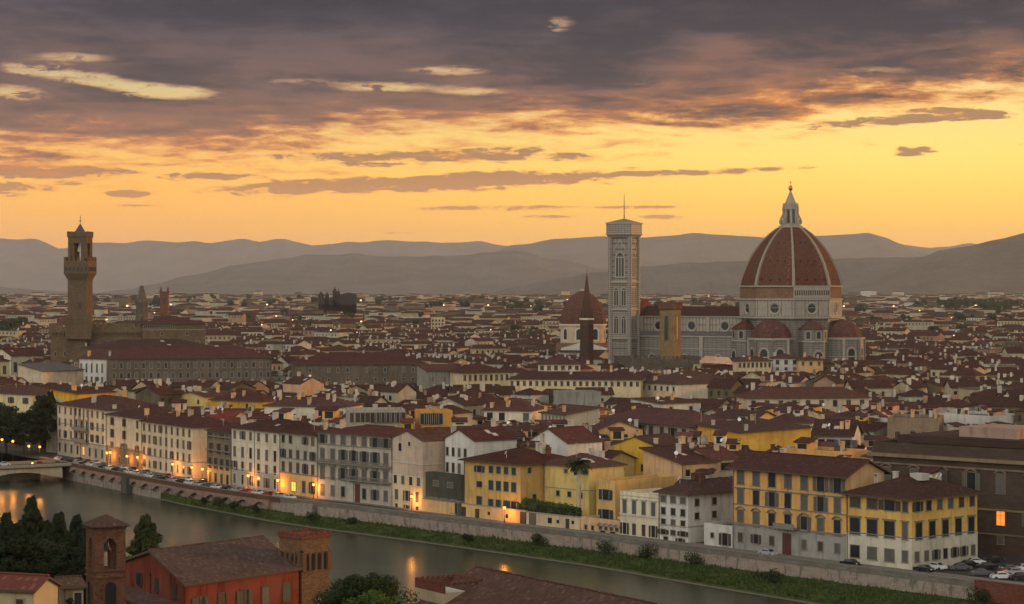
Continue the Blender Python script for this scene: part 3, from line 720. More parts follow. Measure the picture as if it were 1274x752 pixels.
front('narrow brown house with deep dark balcony loggias above a lamplit base', 258, 535.5, 287, 537.5, 14, wall='brown', seed=4, chim=1, roof='hip', rise=2.2, bands=[(5.0, 'peach')], trims=[(5.0, .5, .25), (9.2, .5, .25), (13.2, .4, .3)], trim='trim_grey',
      wins=[(0, 4, .7, 1.2, 1.6, 'B'), (0, 3, 3.6, 2.6, 3.0, 'g'), (0, 4, 7.8, 2.0, 3.0, 'g'), (0, 4, 12.2, 1.3, 2.8, ['B', 'g'])])
front('tall off-white palazzo with six window columns and lamplit doorway', 287.5, 532.6, 347.5, 537, 17, wall='pale', seed=5, chim=3, roof='hip', rise=2.6, bands=[(5.0, 'greyish')], trims=[(5.0, .1, .25), (12.6, .08, .2)], trim='trim_pale',
      wins=[(0, 6, .8, 1.5, 2.3, 'N'), (0, 6, 5.2, 1.5, 3.0, ['N', 'N', 'g']), (0, 6, 9.3, 1.5, 2.6, ['N', 'g']), (0, 6, 12.9, 1.4, 2.8, ['N', 'g', 'B', 'g'])])
front('grey stone house with deep shaded eaves and glowing orange arcade at street level', 348, 538, 394, 541, 16, wall='greyish', seed=6, chim=2, roof='hip', rise=1.7, bands=[(5.6, 'peach')], trims=[(5.6, .15, .3), (9.6, .1, .25)], trim='trim_grey',
      wins=[(0, 5, .8, 1.5, 2.0, ['g', 'g', '-', 'N', 'N']), (0, 5, 4.6, 1.4, 2.2, 'B'), (0, 5, 8.0, 1.4, 2.6, 'B'), (0, 1, 13.2, 2.2, 2.4, 'L', (.26, .52)), (0, 2, 12.6, 1.5, 3.0, 'B', (.55, 1))])
rF = front('broad grey palazzo with two long stone balconies and red doorway', 395, 537, 487, 543, 18, wall='greyish', seed=7, chim=2, roof='hip', rise=1.7, bands=[(5.6, 'greyish')], trims=[(5.6, .15, .3), (9.9, .1, .22), (14.4, .12, .25)], trim='trim_grey',
      wins=[(0, 7, .7, 1.9, 2.3, 'N'), (0, 7, 4.4, 1.7, 3.0, 'N'), (0, 7, 9.2, 1.7, 3.2, ['Nf']), (0, 7, 14.0, 1.4, 2.6, ['N', 'N', 'g', '-', 'g', 'N', 'N'])])
hF = None
for ch in rF.children:
    if ch.name.startswith('wall'): hF = max(v.co.z for v in ch.data.vertices)
wF = (hit(FAC, 487)[0] - hit(FAC, 395)[0]).length
for z, x0, x1 in ((9.9, .0, 1.0), (5.9, .42, 1.0)):
    b_ = MB().box(wF * x0 + .3, wF * x1 - .3, -1.1, -.0, z - .25, z)
    b_.box(wF * x0 + .3, wF * x1 - .3, -1.1, -.98, z + .85, z + 1.0)
    for k in range(int(wF * (x1 - x0) / .5)): b_.box(wF * x0 + .4 + k * .5, wF * x0 + .55 + k * .5, -1.08, -1.0, z, z + .85)
    b_.build('balcony', M['trim_grey'], rF)
MB().box(wF * .52, wF * .585, -.16, 0, 0, 5.0).build('door', M['door_red'], rF)
front('plain peach house end with a shallow curved gable and few small windows', 487.5, 544, 526, 549, 18, wall='plain_peach', seed=8, chim=1, roof='gablex', rise=2.2, ov=.3, bands=[(8.2, 'cream')], trims=[(8.2, .15, .25), (11.5, .12, .2)], trim='trim_pale',
      wins=[(0, 1, 1.2, 1.5, 2.0, 'g', (.15, .4)), (0, 1, .6, 1.1, 1.1, 'g', (.45, .7)), (0, 4, 9.3, 1.5, 2.2, ['g', 'N']), (0, 3, 13.0, 1.5, 2.6, ['N', 'N', 'B']), (0, 3, 16.6, 1.2, 1.8, ['g', 'B', 'B'])])
# white house set back behind a dark garden court
rG = front('white house with two floors of small windows set back behind a dark court', 538, 545, 575, 549, 13, off=3.6, wall='white', seed=9, chim=2, roof='gablex', rise=2.6, ov=.4, wins=[(0, 5, 2.2, 1.0, 2.0, ['g', 'g', 'N', 'g', '-']), (0, 5, 6.0, 1.0, 2.3, ['g', 'g', 'N', '-', 'g'])])
front('white gabled house wall with one tiny attic window beside the yellow palazzo', 576, 552, 624, 548, 12, off=22, wall='white', seed=10, chim=1, roof='gablex', rise=3.4, ov=.3, wins=[(0, 1, .8, .9, 1.0, 'g', (.4, .6))])
front('low dark overgrown court building with three dark arches and white pillars', 527, 591, 571, 596, 2.6, off=.6, wall='darkwall', tile='slate', seed=11, chim=0, roof='flat', name='court_building', cat='building', trims=[(3.4, .2, .25)], trim='trim_grey', wins=[(0, 3, 5.4, 2.8, 3.2, 'g', (.1, .95)), (0, 2, 1.2, 2.2, 1.2, 'N', (.1, .9))])
# yellow palazzo with green shutters
rI = front('yellow palazzo with pairs of green shutters and long hedge at its side', 571.5, 571, 642, 578.5, 19, off=1.5, wall='yellow', seed=12, chim=4, roof='hip', rise=3.0, ov=1.1, bands=[(3.2, 'peach')],
      wins=[(0, 1, 1.2, 1.7, 1.6, 'G', (.16, .4)), (0, 4, 1.0, 1.5, 1.7, 'G', (.42, .95)), (0, 1, 5.0, 2.0, 1.4, 'g', (.16, .4)), (0, 4, 4.5, 1.7, 2.3, 'G', (.42, .95)), (0, 1, 8.6, 1.9, 2.3, 'G', (.16, .4)), (0, 4, 9.0, 1.8, 2.6, 'G', (.42, .95)), (0, 3, 13.4, 1.1, 1.7, ['B', '-', 'g'], (.2, .95)),
            (1, 2, 1.0, 1.1, 1.3, 'g', (0, .6)), (1, 3, 7.4, 1.2, 1.3, 'g', (.1, .9))])
front('yellow rear wing with small scattered windows behind the hedge', 642.5, 580, 699, 578, 12, off=9, wall='lemon', seed=13, chim=2, roof='hip', rise=2.4, wins=[(0, 3, .9, 1.0, .9, ['B', '-', 'B'], (.4, 1)), (0, 3, 6.2, 1.1, 1.2, 'g', (.2, .95)), (0, 2, 9.4, 1.2, 1.2, ['g', '-'])], trims=[(8.0, .1, .2)])
# garden wall and the strip of low building along the street
def strip(label, name, cat, xa, xb, zt, m_, th=.5, off=0.0, openings=(), cap=None, mo='wood', group=None):
    (a, d), (b, e) = hit(FAC, xa), hit(FAC, xb); n = Vector((-d.y, d.x)); a = a + n * off; b = b + n * off
    L = (b - a).length; root = thing(name, label, cat, (a.x, a.y, 0), atan2((b - a).y, (b - a).x), group)
    MB().box(0, L, 0, th, -.5, zt).build('wall', M[m_], root, uv=True)
    MB().box(-.05, L + .05, -.12, th + .12, zt, zt + .16).build('coping', M[cap or 'trim'], root)
    for t, w, z0, z1, nm, mm in openings:
        MB().box(L * t - w / 2, L * t + w / 2, -.07, -.005, z0, z1).build(nm, M[mm], root)
    OCC.update(mark([tuple(a), tuple(b), tuple(b + n * 5), tuple(a + n * 5)]))
    return root
strip('lamplit peach garden wall with dark gates below the green-shuttered palazzo', 'garden_wall', 'wall', 526, 655, 3.1, 'peach', off=-.3, openings=[(.42, 1.6, 0, 2.4, 'gate', 'wood'), (.55, 1.5, 0, 2.3, 'gate', 'wood'), (.66, .7, 1.2, 1.9, 'window', 'glass'), (.83, .8, 1.0, 1.9, 'window', 'glass'), (.98, 2.2, 0, 2.9, 'gate', 'wood')])
strip('low cream garden wall with small doors below the hedge and palm', 'garden_wall', 'wall', 656, 722, 2.9, 'cream', off=-.3, openings=[(.12, 2.4, 0, 2.9, 'gate', 'shutter_grey'), (.45, 1.3, .9, 2.2, 'window', 'glass'), (.6, .8, 1.1, 1.9, 'window', 'glass'), (.78, 1.2, 0, 2.4, 'door', 'wood'), (.88, .8, 1.3, 2.1, 'window', 'glass')])
front('low peach arcade building with a row of little arched openings', 722.5, 646.5, 771, 653, 7, wall='peach', seed=15, chim=0, roof='flat', name='arcade_building', cat='building', wins=[(0, 4, .9, 1.0, .8, 'Ba', (.45, 1)), (0, 2, 1.8, 1.6, 1.6, 'g', (.45, .95)), (0, 2, 1.0, .8, 1.0, 'g', (.05, .4))])
rK = front('narrow bright yellow house with two green-shuttered windows and flat tiled terrace', 719.5, 600, 743, 603.5, 21, off=6, wall='yellow', seed=16, chim=0, roof='flat', wins=[(0, 1, 1.4, 2.0, 2.4, 'G', (.25, .75)), (0, 1, 6.0, 2.2, 3.0, 'G', (.25, .75))])
front('small cream neoclassical house with balustrade and four tall shuttered windows', 771.5, 615, 819, 620.5, 12, wall='pale', seed=17, chim=0, roof='flat', trims=[(4.6, .18, .3), (9.0, .15, .2)], trim='trim_pale',
      wins=[(0, 4, 1.1, 1.3, 3.0, 'Nf'), (0, 4, 6.2, 1.2, 2.6, ['B', 'B', 'B', 'B']), ])
front('white four-floor house with dark hipped roof and beige side wall', 819.5, 611.5, 856, 615.5, 22, wall='white', seed=18, chim=1, roof='hip', rise=2.4, ov=1.0, trims=[(3.4, .1, .2)], wins=[(0, 3, .8, 1.6, 1.4, 'N'), (0, 3, 3.4, 1.3, 1.5, 'g'), (0, 3, 5.9, 1.3, 1.3, ['g', 'N']), (0, 3, 8.2, 1.5, 1.1, 'B'), (0, 2, 9.8, 1.3, 1.6, ['g', 'B']), (1, 2, 1.2, 1.3, 1.5, 'g', (0, .5)), (1, 2, 4.2, 1.3, 1.4, 'g', (0, .5))])
front('low white box house with a mossy flat roof beside the grey-based palazzo', 876, 655, 911, 659, 9, wall='white', seed=19, chim=0, roof='flat', wins=[(0, 1, 1.2, .9, 1.0, 'g', (.1, .5)), (0, 1, 1.0, 1.6, 2.6, 'B', (.55, .95))])
rO = front('large ochre palazzo of seven bays with hooded windows above a grey base', 912, 583.5, 1052.5, 592, 12, wall='ochre', seed=20, chim=0, roof='gable', rise=3.2, ov=1.3, bands=[(5.4, 'base_grey')], trims=[(5.4, .2, .35), (9.5, .12, .25), (13.0, .1, .22)], trim='trim_grey',
      wins=[(0, 7, .5, 1.9, 2.9, ['N', 'N', 'g', 'N', 'N', 'N', 'N']), (0, 7, 4.5, 1.7, 3.0, ['Nf', 'gf', 'Nf', 'gf', 'Nf', 'Nf', 'Nf']), (0, 7, 8.9, 1.7, 3.1, ['Na', 'Na', 'ga', 'gt', 'Na', 'Na', 'ga']), (0, 7, 13.7, 1.3, 1.9, ['B', 'B', 'B', '-', 'N', 'B', 'N'])], left_wall='peach')
hO = max(v.co.z for c in rO.children if c.name.startswith('wall') for v in c.data.vertices if abs(v.co.y) < .1)
wO = (hit(FAC, 1052.5)[0] - hit(FAC, 912)[0]).length
MB().mesh([(wO + x, y, z) for x in (.02, .08) for y, z in ((.05, 9.9), (11.95, 9.9), (11.95, hO), (6, hO + 2.15), (.05, hO))], [(5, 6, 7, 8, 9), (0, 5, 9, 4), (1, 2, 7, 6), (0, 1, 6, 5), (4, 9, 8, 3), (2, 3, 8, 7)]).build('side_wall', M['peach'], rO); MB().box(wO * .455, wO * .53, -.2, 0, 0, 4.6).build('door', M['door_red'], rO); MB().box(wO * .4, wO * .585, -1.3, 0, 5.5, 5.8).box(wO * .4, wO * .585, -1.3, -1.18, 5.8, 6.7).build('balcony', M['trim_grey'], rO)
rQ = front('mustard corner palazzo with white lower floor and hipped roof by the car park', 1053.5, 614, 1134.5, 620.5, 21, wall='yellow', seed=21, chim=2, roof='hip', rise=3.6, ov=1.2, bands=[(6.2, 'stonewash')], trims=[(6.2, .12, .2)], trim='trim_grey',
      wins=[(0, 3, .7, 2.6, 2.0, 'B', (0, .8)), (0, 1, .7, 1.3, 2.0, 'B', (.8, 1)), (0, 3, 4.9, 2.5, 3.2, ['gf'], (0, .8)), (0, 1, 4.9, 1.2, 3.2, 'Nf', (.8, 1)), (0, 3, 10.4, 2.3, 2.4, ['g', 'N', 'N'], (0, .8)), (0, 1, 10.4, 1.3, 2.2, 'N', (.8, 1)),
            (1, 6, .7, 1.5, 1.9, ['B', 'g', 'N', 'N', 'B', 'B']), (1, 5, 4.9, 1.9, 3.2, 'gf'), (1, 7, 10.6, 1.2, 1.9, ['N', 'N', 'N', 'g', 'N', 'N', 'N'])])
# white roof lantern on the corner palazzo
wq = (hit(FAC, 1134.5)[0] - hit(FAC, 1053.5)[0]).length
hq = max(v.co.z for c in rQ.children if c.name.startswith('wall') for v in c.data.vertices)
MB().box(wq * .62 - 1.5, wq * .62 + 1.5, 9.2, 11.6, hq + 2.4, hq + 3.75).build('roof_light', M['chalk'], rQ)
# ------------------------------------------------------------------ library at the right edge
la = P(1196, 687); lb = P(1420, 708)
la = la + (la - lb).normalized() * 22
rL = house('huge brown stone library wing with heavy cornice and one lit window', (la.x, la.y), (lb.x, lb.y), 30, 21.5, 'flat', 0, 'library', name='library', cat='library', full=True, seed=30, chim=0, trims=[(19.2, 1.0, .7), (17.6, .25, .35), (9.2, .25, .4), (4.2, .2, .3)], trim='brown',
    wins=[(0, 9, 4.6, 2.0, 4.0, 'Na'), (0, 9, 12.0, 1.9, 3.2, ['N', 'N', 'N', 'N', 'l', 'N', 'N', 'N', 'N']), (0, 9, 17.5, 1.4, 1.6, 'N')])
MB().box(3, 40, 5, 24, 22, 23.6).build('roof_block', M['tile_brown'], rL); MB().box(16, 30, 9, 22, 23.6, 25.8).build('attic', M['far_rose'], rL)

# ------------------------------------------------------------------ larger buildings in the middle of the town (eave line in pixels, eave height in metres)
KEEP = [(752, 1072, 446, 1100), (60, 258, 428, 1110), (690, 758, 438, 1060), (780, 874, 460, 1055)]
SEE = {}
def mid(label, xa, ya, xb, yb, z, depth, **k):
    see = k.pop('see', max(ya, yb) + 15)
    a = at(xa, ya, (H - z) * FPX / (ya - HZ)); b = at(xb, yb, (H - z) * FPX / (yb - HZ))
    k.setdefault('chim', 2); k.setdefault('group', 'houses of the old town'); KEEP.append((xa - 1, xb + 1, see, min(a.y, b.y)))
    return house(label, (a.x, a.y), (b.x, b.y), depth, z, **k)
W1 = lambda n, d=1.0, w=1.3, h=2.0, s='g', t=(0, 1), e=0: (e, n, d, w, h, s, t)
PB = dict(name='long_palace', cat='palace', group='long dark palaces of the old town')
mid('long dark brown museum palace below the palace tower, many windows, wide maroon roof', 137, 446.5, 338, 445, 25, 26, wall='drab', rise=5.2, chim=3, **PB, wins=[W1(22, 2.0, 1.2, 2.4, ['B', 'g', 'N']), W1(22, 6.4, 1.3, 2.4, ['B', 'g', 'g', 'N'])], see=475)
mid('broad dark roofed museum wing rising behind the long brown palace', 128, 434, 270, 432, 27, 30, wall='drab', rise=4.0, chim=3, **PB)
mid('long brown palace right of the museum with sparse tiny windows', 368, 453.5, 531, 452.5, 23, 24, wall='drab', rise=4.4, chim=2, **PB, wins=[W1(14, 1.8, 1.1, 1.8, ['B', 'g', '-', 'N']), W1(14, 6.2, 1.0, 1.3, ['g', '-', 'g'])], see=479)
mid('dark low palace end between the long brown palace and the cream gallery', 531, 461.5, 575, 461, 21.5, 16, wall='greystone', roof='shed', rise=2.2, chim=0, **PB, wins=[W1(3, 2.5, 1.0, 2.2, 'N')], see=480)
mid('cream gallery wing with tall narrow windows left of the long arcade', 575, 464, 634, 463, 21, 20, wall='cream', rise=3.6, **PB, wins=[W1(9, 1.0, 1.1, 2.4, ['B', 'B', 'g'])], see=478)
mid('long low cream gallery with a single row of twenty small dark windows', 633, 471.5, 797, 472.5, 21, 12, wall='cream', rise=2.8, chim=2, **PB, wins=[W1(21, .9, 1.0, 1.7, ['B', 'g'])], see=482)
mid('cream house with a big maroon roof standing above the long gallery', 670, 453, 722, 453, 24, 16, wall='cream', rise=3.4, wins=[W1(6, .8, 1.4, 1.8, ['g', 'B'])], see=467)
mid('wide maroon roofed hall with small windows right of the long gallery', 797, 475.5, 842, 478, 19.5, 30, wall='pale', rise=4.4, wins=[W1(6, 1.2, 1.1, 1.6)], see=497)
mid('plain grey-brown blank wall block above the orange barrel roof', 700, 490.5, 748, 490, 18, 14, wall='greystone', roof='flat', chim=0, see=511)
mid('long yellow house with seven windows under a maroon roof below the dome', 929, 495.5, 1081, 494.5, 18, 15, wall='cream', rise=3.4, seed=3, wins=[W1(9, .9, 1.5, 2.2, ['g', 'B', 'B'])], see=511)
mid('big bright ochre blank wall house with sloping top left of centre', 861, 527, 921, 538, 17.5, 20, wall='ochre', roof='shed', rise=1.2, seed=5, wins=[], see=556)
mid('bright ochre house wall with two tiny openings beside a dark gap', 934, 535, 979, 533, 16.5, 15, wall='ochre', roof='gablex', rise=1.6, ov=.2, wins=[W1(2, 3.0, .9, .6, 'g', (.3, .6))], see=557)
mid('dark brown palazzo with flat grey roof and few arched windows', 1104, 523, 1168, 524, 17, 20, wall='brown', roof='flat', chim=3, full=True, name='long_palace', cat='palace', wins=[W1(3, 3.2, 1.6, 2.6, ['B', 'ga', 'B'], (.05, .95)), W1(4, 9.0, 1.7, 2.8, ['g', 'N'])], see=554)
mid('grey house with a row of tall brown shuttered openings under deep eaves', 752, 521, 858, 530.5, 17, 16, wall='greyish', rise=3.6, ov=1.4, seed=4, full=True, wins=[W1(8, .9, 2.0, 5.0, 'B')], see=548)
mid('white house with two wide studio windows and a steep maroon roof', 1011, 542, 1060, 543, 14.5, 16, wall='white', roof='gable', rise=4.0, full=True, wins=[W1(3, 1.0, 3.0, 2.2, ['g', 'g', 'N'])], see=560)
mid('white dormered house with dark wide roof right of the yellow house', 952, 525, 1010, 526, 16.5, 14, wall='white', rise=3.0, dormers=2, wins=[W1(5, .8, 1.6, 2.4, ['N', 'g', '-'])], see=545)
mid('white stuccoed house with rooftop terrace right of the brown palazzo', 1168, 517, 1232, 521, 17, 16, wall='white', roof='flat', chim=4, dormers=2, wins=[W1(6, 2.0, 1.0, 1.8, ['g', '-', 'g'])], see=535)
mid('terracotta roofed low wing with salmon attic behind the library', 1150, 541, 1290, 548, 17, 20, wall='peach', rise=2.0, chim=3, dormers=1, see=560)
mid('rooftop loggia house with dark glazed columns and an ochre end wall', 433, 513.5, 504, 513, 21.5, 12, wall='greyish', roof='flat', chim=2, full=True, seed=8, wins=[W1(7, .1, 1.6, 2.8, 'g', (.40, 1)), W1(4, .1, 1.0, 2.6, 'B', (.02, .40))], see=531)
mid('small dark glazed penthouse with ochre flank right of the rooftop loggia', 524, 514.5, 563, 514, 20.5, 10, wall='ochre', roof='flat', chim=1, full=True, wins=[W1(5, .1, 1.6, 3.0, 'g', (0, .66))], see=531)
mid('long off-white house with maroon roof behind the off-white riverside palazzo', 329, 504.5, 433, 506, 18, 14, wall='pale', rise=2.6, chim=6, wins=[W1(3, 1.6, 1.4, 2.6, ['-', 'g', 'N'], (.5, 1))], see=519)
mid('pale house with a white corner bay and wide red roof left of the barrel roof', 602, 510, 662, 511, 17, 16, wall='pale', rise=4.0, chim=5, seed=9, wins=[W1(4, .9, 1.8, 2.4, ['g', 'g', '-', 'N'])], see=527)
mid('grey fluted attic storey under a small red roof beside the barrel roof', 673, 513, 704, 516, 17.5, 12, wall='greyish', roof='shed', rise=2.0, wins=[W1(7, .8, .8, 3.0, 'N')], see=534)
mid('yellow gabled house with two square windows above the flat terrace', 754, 556, 826, 560, 15, 14, wall='yellow', roof='gablex', rise=3.0, ov=.3, full=True, seed=2, wins=[W1(2, 4.0, 1.4, 1.7, 'g', (.55, .95)), W1(2, 1.2, 1.6, 1.5, 'g', (.02, .28))], see=589)
mid('yellow tower-like house with glazed loggia under a hipped roof', 814, 567, 846, 569, 13.8, 12, wall='lemon', rise=2.6, ov=1.1, full=True, wins=[W1(3, .9, 1.7, 2.2, 'g')], see=598)
mid('cream stepped house with balcony loggia left of the ochre palazzo', 848, 577, 893, 574, 13.2, 14, wall='peach', roof='shed', rise=3.0, chim=1, full=True, wins=[W1(3, 1.6, 1.4, 1.6, ['g', 'B'])], see=600)
mid('cream house with recessed dark balcony under a low roof', 886, 572, 918, 570, 13.5, 12, wall='cream', roof='gable', rise=2.4, full=True, wins=[W1(1, 1.0, 3.6, 1.8, 'g', (.2, .9)), W1(2, 4.4, 1.6, 1.4, 'N')], see=590)
mid('small yellow attic house rising above the green-shuttered palazzo', 672, 556, 706, 554, 16.5, 10, wall='lemon', rise=2.0, full=True, wins=[W1(2, 1.2, 1.2, 1.2, 'g', (.5, 1))], see=573)
mid('low yellow house with arched openings behind the palm', 706, 571, 754, 574, 12.5, 12, wall='lemon', roof='gable', rise=2.2, full=True, wins=[W1(4, 1.2, 1.8, 2.4, ['B', 'ga', '-', 'g'])], see=588)
mid('cream tall house right of the brown tower wall below the bell tower', 822, 502, 872, 500, 17, 16, wall='white', roof='shed', rise=1.2, chim=5, wins=[W1(2, 1.4, 1.4, 1.8, ['g'])], see=522)
mid('salmon house with stepped wall between the ochre and mustard palazzi', 1072, 567, 1126, 577, 17.0, 10, wall='pink', roof='shed', rise=2.4, ov=.2, chim=3, see=598)
mid('ochre roof terrace house behind the seven-bay palazzo', 972, 561, 1048, 566, 16, 10, wall='ochre', roof='flat', chim=5, dormers=1, see=570)
mid('cream house with five dark windows on the left edge below the dark trees', -30, 487.5, 41, 491, 16.5, 16, wall='cream', rise=2.6, full=True, wins=[W1(4, 1.4, 1.6, 2.2, 'G')], see=540)
mid('pale hall with four tall arched windows left of the white curved facade', 14, 443, 54, 442, 21, 18, wall='pale', roof='gable', rise=3.8, full=True, wins=[(0, 4, 3.4, 2.0, 5.2, 'B')], see=470)
mid('dark roofed cream hall at the left edge of town', -40, 450, 12, 449, 21, 20, wall='cream', roof='hip', rise=4.0, wins=[W1(4, 2.4, 1.6, 4.0, 'B')], see=468)
mid('white palace with tall pilasters and curved flank below the palace tower', 98, 446, 137, 447, 23.5, 24, wall='white', roof='gable', rise=4.0, full=True, wins=[W1(6, 2.4, .9, 4.0, ['N', 'g']), W1(6, 8.4, 1.0, 3.0, 'B')], see=474)
mid('long grey terrace block with dark glazed roof left of the white palace', 54, 462, 104, 460, 20, 16, wall='cream', roof='shed', tile='slate', rise=3.0, chim=0, see=478)
mid('orange blank walled house above the cream corner palazzo', 97, 490, 144, 487.5, 18.5, 14, wall='ochre', roof='shed', rise=1.6, chim=2, see=500)
mid('orange house with two small windows behind the nine-column cream palazzo', 262, 497, 327, 499.5, 17.5, 12, wall='ochre', rise=2.4, wins=[W1(5, 1.0, 1.1, 1.5, ['-', 'g'])], see=508)
mid('cream house with ochre gable behind the brown balcony house', 219, 492, 256, 494, 17.8, 12, wall='lemon', roof='gablex', rise=1.6, wins=[W1(2, 1.2, 1.0, 1.4)], see=506)
mid('orange gabled chapel-like house below the long brown palace', 374, 478, 403, 477, 18.5, 12, wall='peach', roof='gablex', rise=2.6, ov=.2, wins=[W1(1, 2.6, 1.2, 1.8, 'B', (.55, .95))], see=488)
mid('cream houses block with fine window row below the cathedral choir', 918, 449.5, 960, 449, 21.5, 12, wall='cream', rise=2.4, wins=[W1(8, .9, 1.1, 2.2, ['B', 'g'])], see=462)
mid('white tower-like house with three windows below the cathedral choir', 962, 446, 994, 446, 22.5, 12, wall='white', rise=2.2, wins=[W1(3, .9, 1.6, 2.0), W1(3, 4.4, 1.4, 1.4, ['N', 'g'])], see=462)
mid('yellow corner house right of the white tower-like house', 994, 448, 1024, 448, 22, 12, wall='peach', rise=1.8, wins=[W1(3, .9, 1.2, 1.8, ['B', 'g'])], see=460)
mid('ochre house with maroon roof behind the left trees', 0, 478, 28, 477.5, 17, 12, wall='ochre', rise=2.2, wins=[W1(3, 1.0, 1.4, 1.6)], see=488)
# orange barrel roof
q = at(719, 522, (H - 15) * FPX / (522 - HZ)); t = thing('vaulted_hall', 'low hall with a bright orange barrel roof among maroon roofs', 'hall', (q.x, q.y, 0)); OCC.update(mark([(q.x - 7, q.y), (q.x + 7, q.y), (q.x + 7, q.y + 18), (q.x - 7, q.y + 18)]))
MB().box(-6.3, 6.3, 0, 16, -.5, 15).build('wall', M['ochre'], t, uv=True)
pr = [(-6.8 * cos(pi * i / 14), 3.6 * sin(pi * i / 14) + 15) for i in range(15)]
plaster('orange_vault', (.62, .25, .045), .3)
mb = MB(); mb.mesh([(x, -.4, z) for x, z in pr] + [(x, 16.4, z) for x, z in pr], [(i, i + 1, 16 + i, 15 + i) for i in range(14)] + [tuple(range(15)), tuple(range(29, 14, -1))]); mb.build('roof', M['orange_vault'], t)
# restaurant terrace with pink awning
q = at(893, 462, 1020); t = thing('roof_terrace', 'rooftop restaurant terrace under a pale pink awning below the cathedral', 'terrace', (q.x, q.y, 0)); OCC.update(mark([(q.x - 8, q.y), (q.x + 8, q.y), (q.x + 8, q.y + 12), (q.x - 8, q.y + 12)]))
MB().box(-7.5, 7.5, 0, 10, -.5, q.z).build('wall', M['brown'], t, uv=True)
for x in (-7, -3.5, 0, 3.5, 7):
    MB().box(x - .1, x + .1, .1, .3, q.z, q.z + 4).build('post', M['metal'], t)
MB().mesh([(-7.8, -.5, q.z + 4), (7.8, -.5, q.z + 3.2), (5.5, 5, q.z + 6.4), (-5.5, 5, q.z + 7), (-7.8, 10, q.z + 4.4), (7.8, 10, q.z + 3.6)], [(0, 1, 2, 3), (3, 2, 5, 4), (0, 3, 4), (1, 5, 2)]).build('awning', M['pink'], t)
MB().box(-7.4, 7.4, 3, 3.2, q.z, q.z + 3).build('backdrop_wall', M['door_red'], t)
# ------------------------------------------------------------------ the cathedral
def pol(phi, r): return (r * sin(R(phi)), -r * cos(R(phi)))
def octo(r, ph0, n=8): return [pol(ph0 + 360 / n * k, r) for k in range(n)]
PH = -4.0; FC = [PH + 22.5 + 45 * k for k in range(8)]               # corners and face centres of the octagon
DC = Vector((147.5, 1149.0))
cat = thing('cathedral', 'marble cathedral with a giant red ribbed dome and white lantern', 'cathedral', (DC.x, DC.y, 0))
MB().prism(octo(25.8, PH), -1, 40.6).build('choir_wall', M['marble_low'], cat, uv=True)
MB().prism(octo(27.0, PH), 41.4, 50.2, bot=True).build('drum', M['marble'], cat, uv=True)
for z, r, hh in ((40.6, 28.3, .8), (50.2, 27.7, .8), (46.0, 27.25, .25), (57.0, 27.5, .7)):
    MB().prism(octo(r, PH), z, z + hh, bot=True).build('cornice', M['marble_plain'], cat)
MB().prism(octo(26.6, PH), 51.0, 57.0).build('raw_masonry_band', M['masonry'], cat, uv=True)
def oculus(parent, phi, dist, z, r, fm='marble_plain', org=None):
    rz = R(phi); o = org or (dist * sin(rz), -dist * cos(rz))
    def ff():
        mb = MB(); n = 24
        prof = [(r + .9, 0), (r + .9, -.35), (r + .4, -.45), (r, -.2), (r - .3, .0)]
        v = [((rr) * cos(2 * pi * i / n), y, rr * sin(2 * pi * i / n)) for rr, y in prof for i in range(n)]
        mb.mesh(v, [(j * n + i, j * n + (i + 1) % n, (j + 1) * n + (i + 1) % n, (j + 1) * n + i) for j in range(len(prof) - 1) for i in range(n)])
        return to_mesh(mb, 'oculus', M[fm])
    f = link('oculus', mesh_of(('oc', r, fm), ff), parent, (o[0], o[1], z), rz)
    link('pane', mesh_of(('ocp', r), lambda: to_mesh(MB().face([((r - .1) * cos(2 * pi * i / 20), -.05, (r - .1) * sin(2 * pi * i / 20)) for i in range(20)]), 'pane', M['glass'])), f)
ap = cos(R(22.5))
for k in (7, 0, 1, 6):
    oculus(cat, FC[k], 27.0 * ap, 45.8, 2.5)
    for sgn in (-1, 1):                                # framed panels beside each oculus
        for q in (5.0, 7.6):
            x, y = pol(FC[k], 27.0 * ap + .03); e = Vector((cos(R(FC[k])), sin(R(FC[k]))))
            pn = MB().box(-.95, .95, -.1, 0, 42.2, 49.2).box(-.6, .6, -.14, 0, 42.8, 45.4).box(-.6, .6, -.14, 0, 46.4, 48.8).build('panel', M['marble_plain'], cat); pn.location = (x + e.x * sgn * q, y + e.y * sgn * q, 0); pn.rotation_euler = (0, 0, R(FC[k]))
# white arcade on one side of the dome's foot
x, y = pol(FC[0], 26.6 * ap); mb = MB()
mb.box(-10.4, 10.4, -.9, 0, 51.1, 52.6); mb.box(-10.4, 10.4, -.9, 0, 55.2, 56.9)
for i in range(17): mb.box(-10.4 + 1.27 * i, -9.9 + 1.27 * i, -.9, 0, 52.6, 55.2)
g = mb.build('gallery', M['marble_plain'], cat); g.location = (x, y, 0); g.rotation_euler = (0, 0, R(FC[0]))
g2 = MB().face([(-10.3, -.06, 52.6), (10.3, -.06, 52.6), (10.3, -.06, 55.2), (-10.3, -.06, 55.2)]).build('gallery_shadow_wall', M['glass'], g)  # dark sheet behind the arcade openings, painted in as their shade
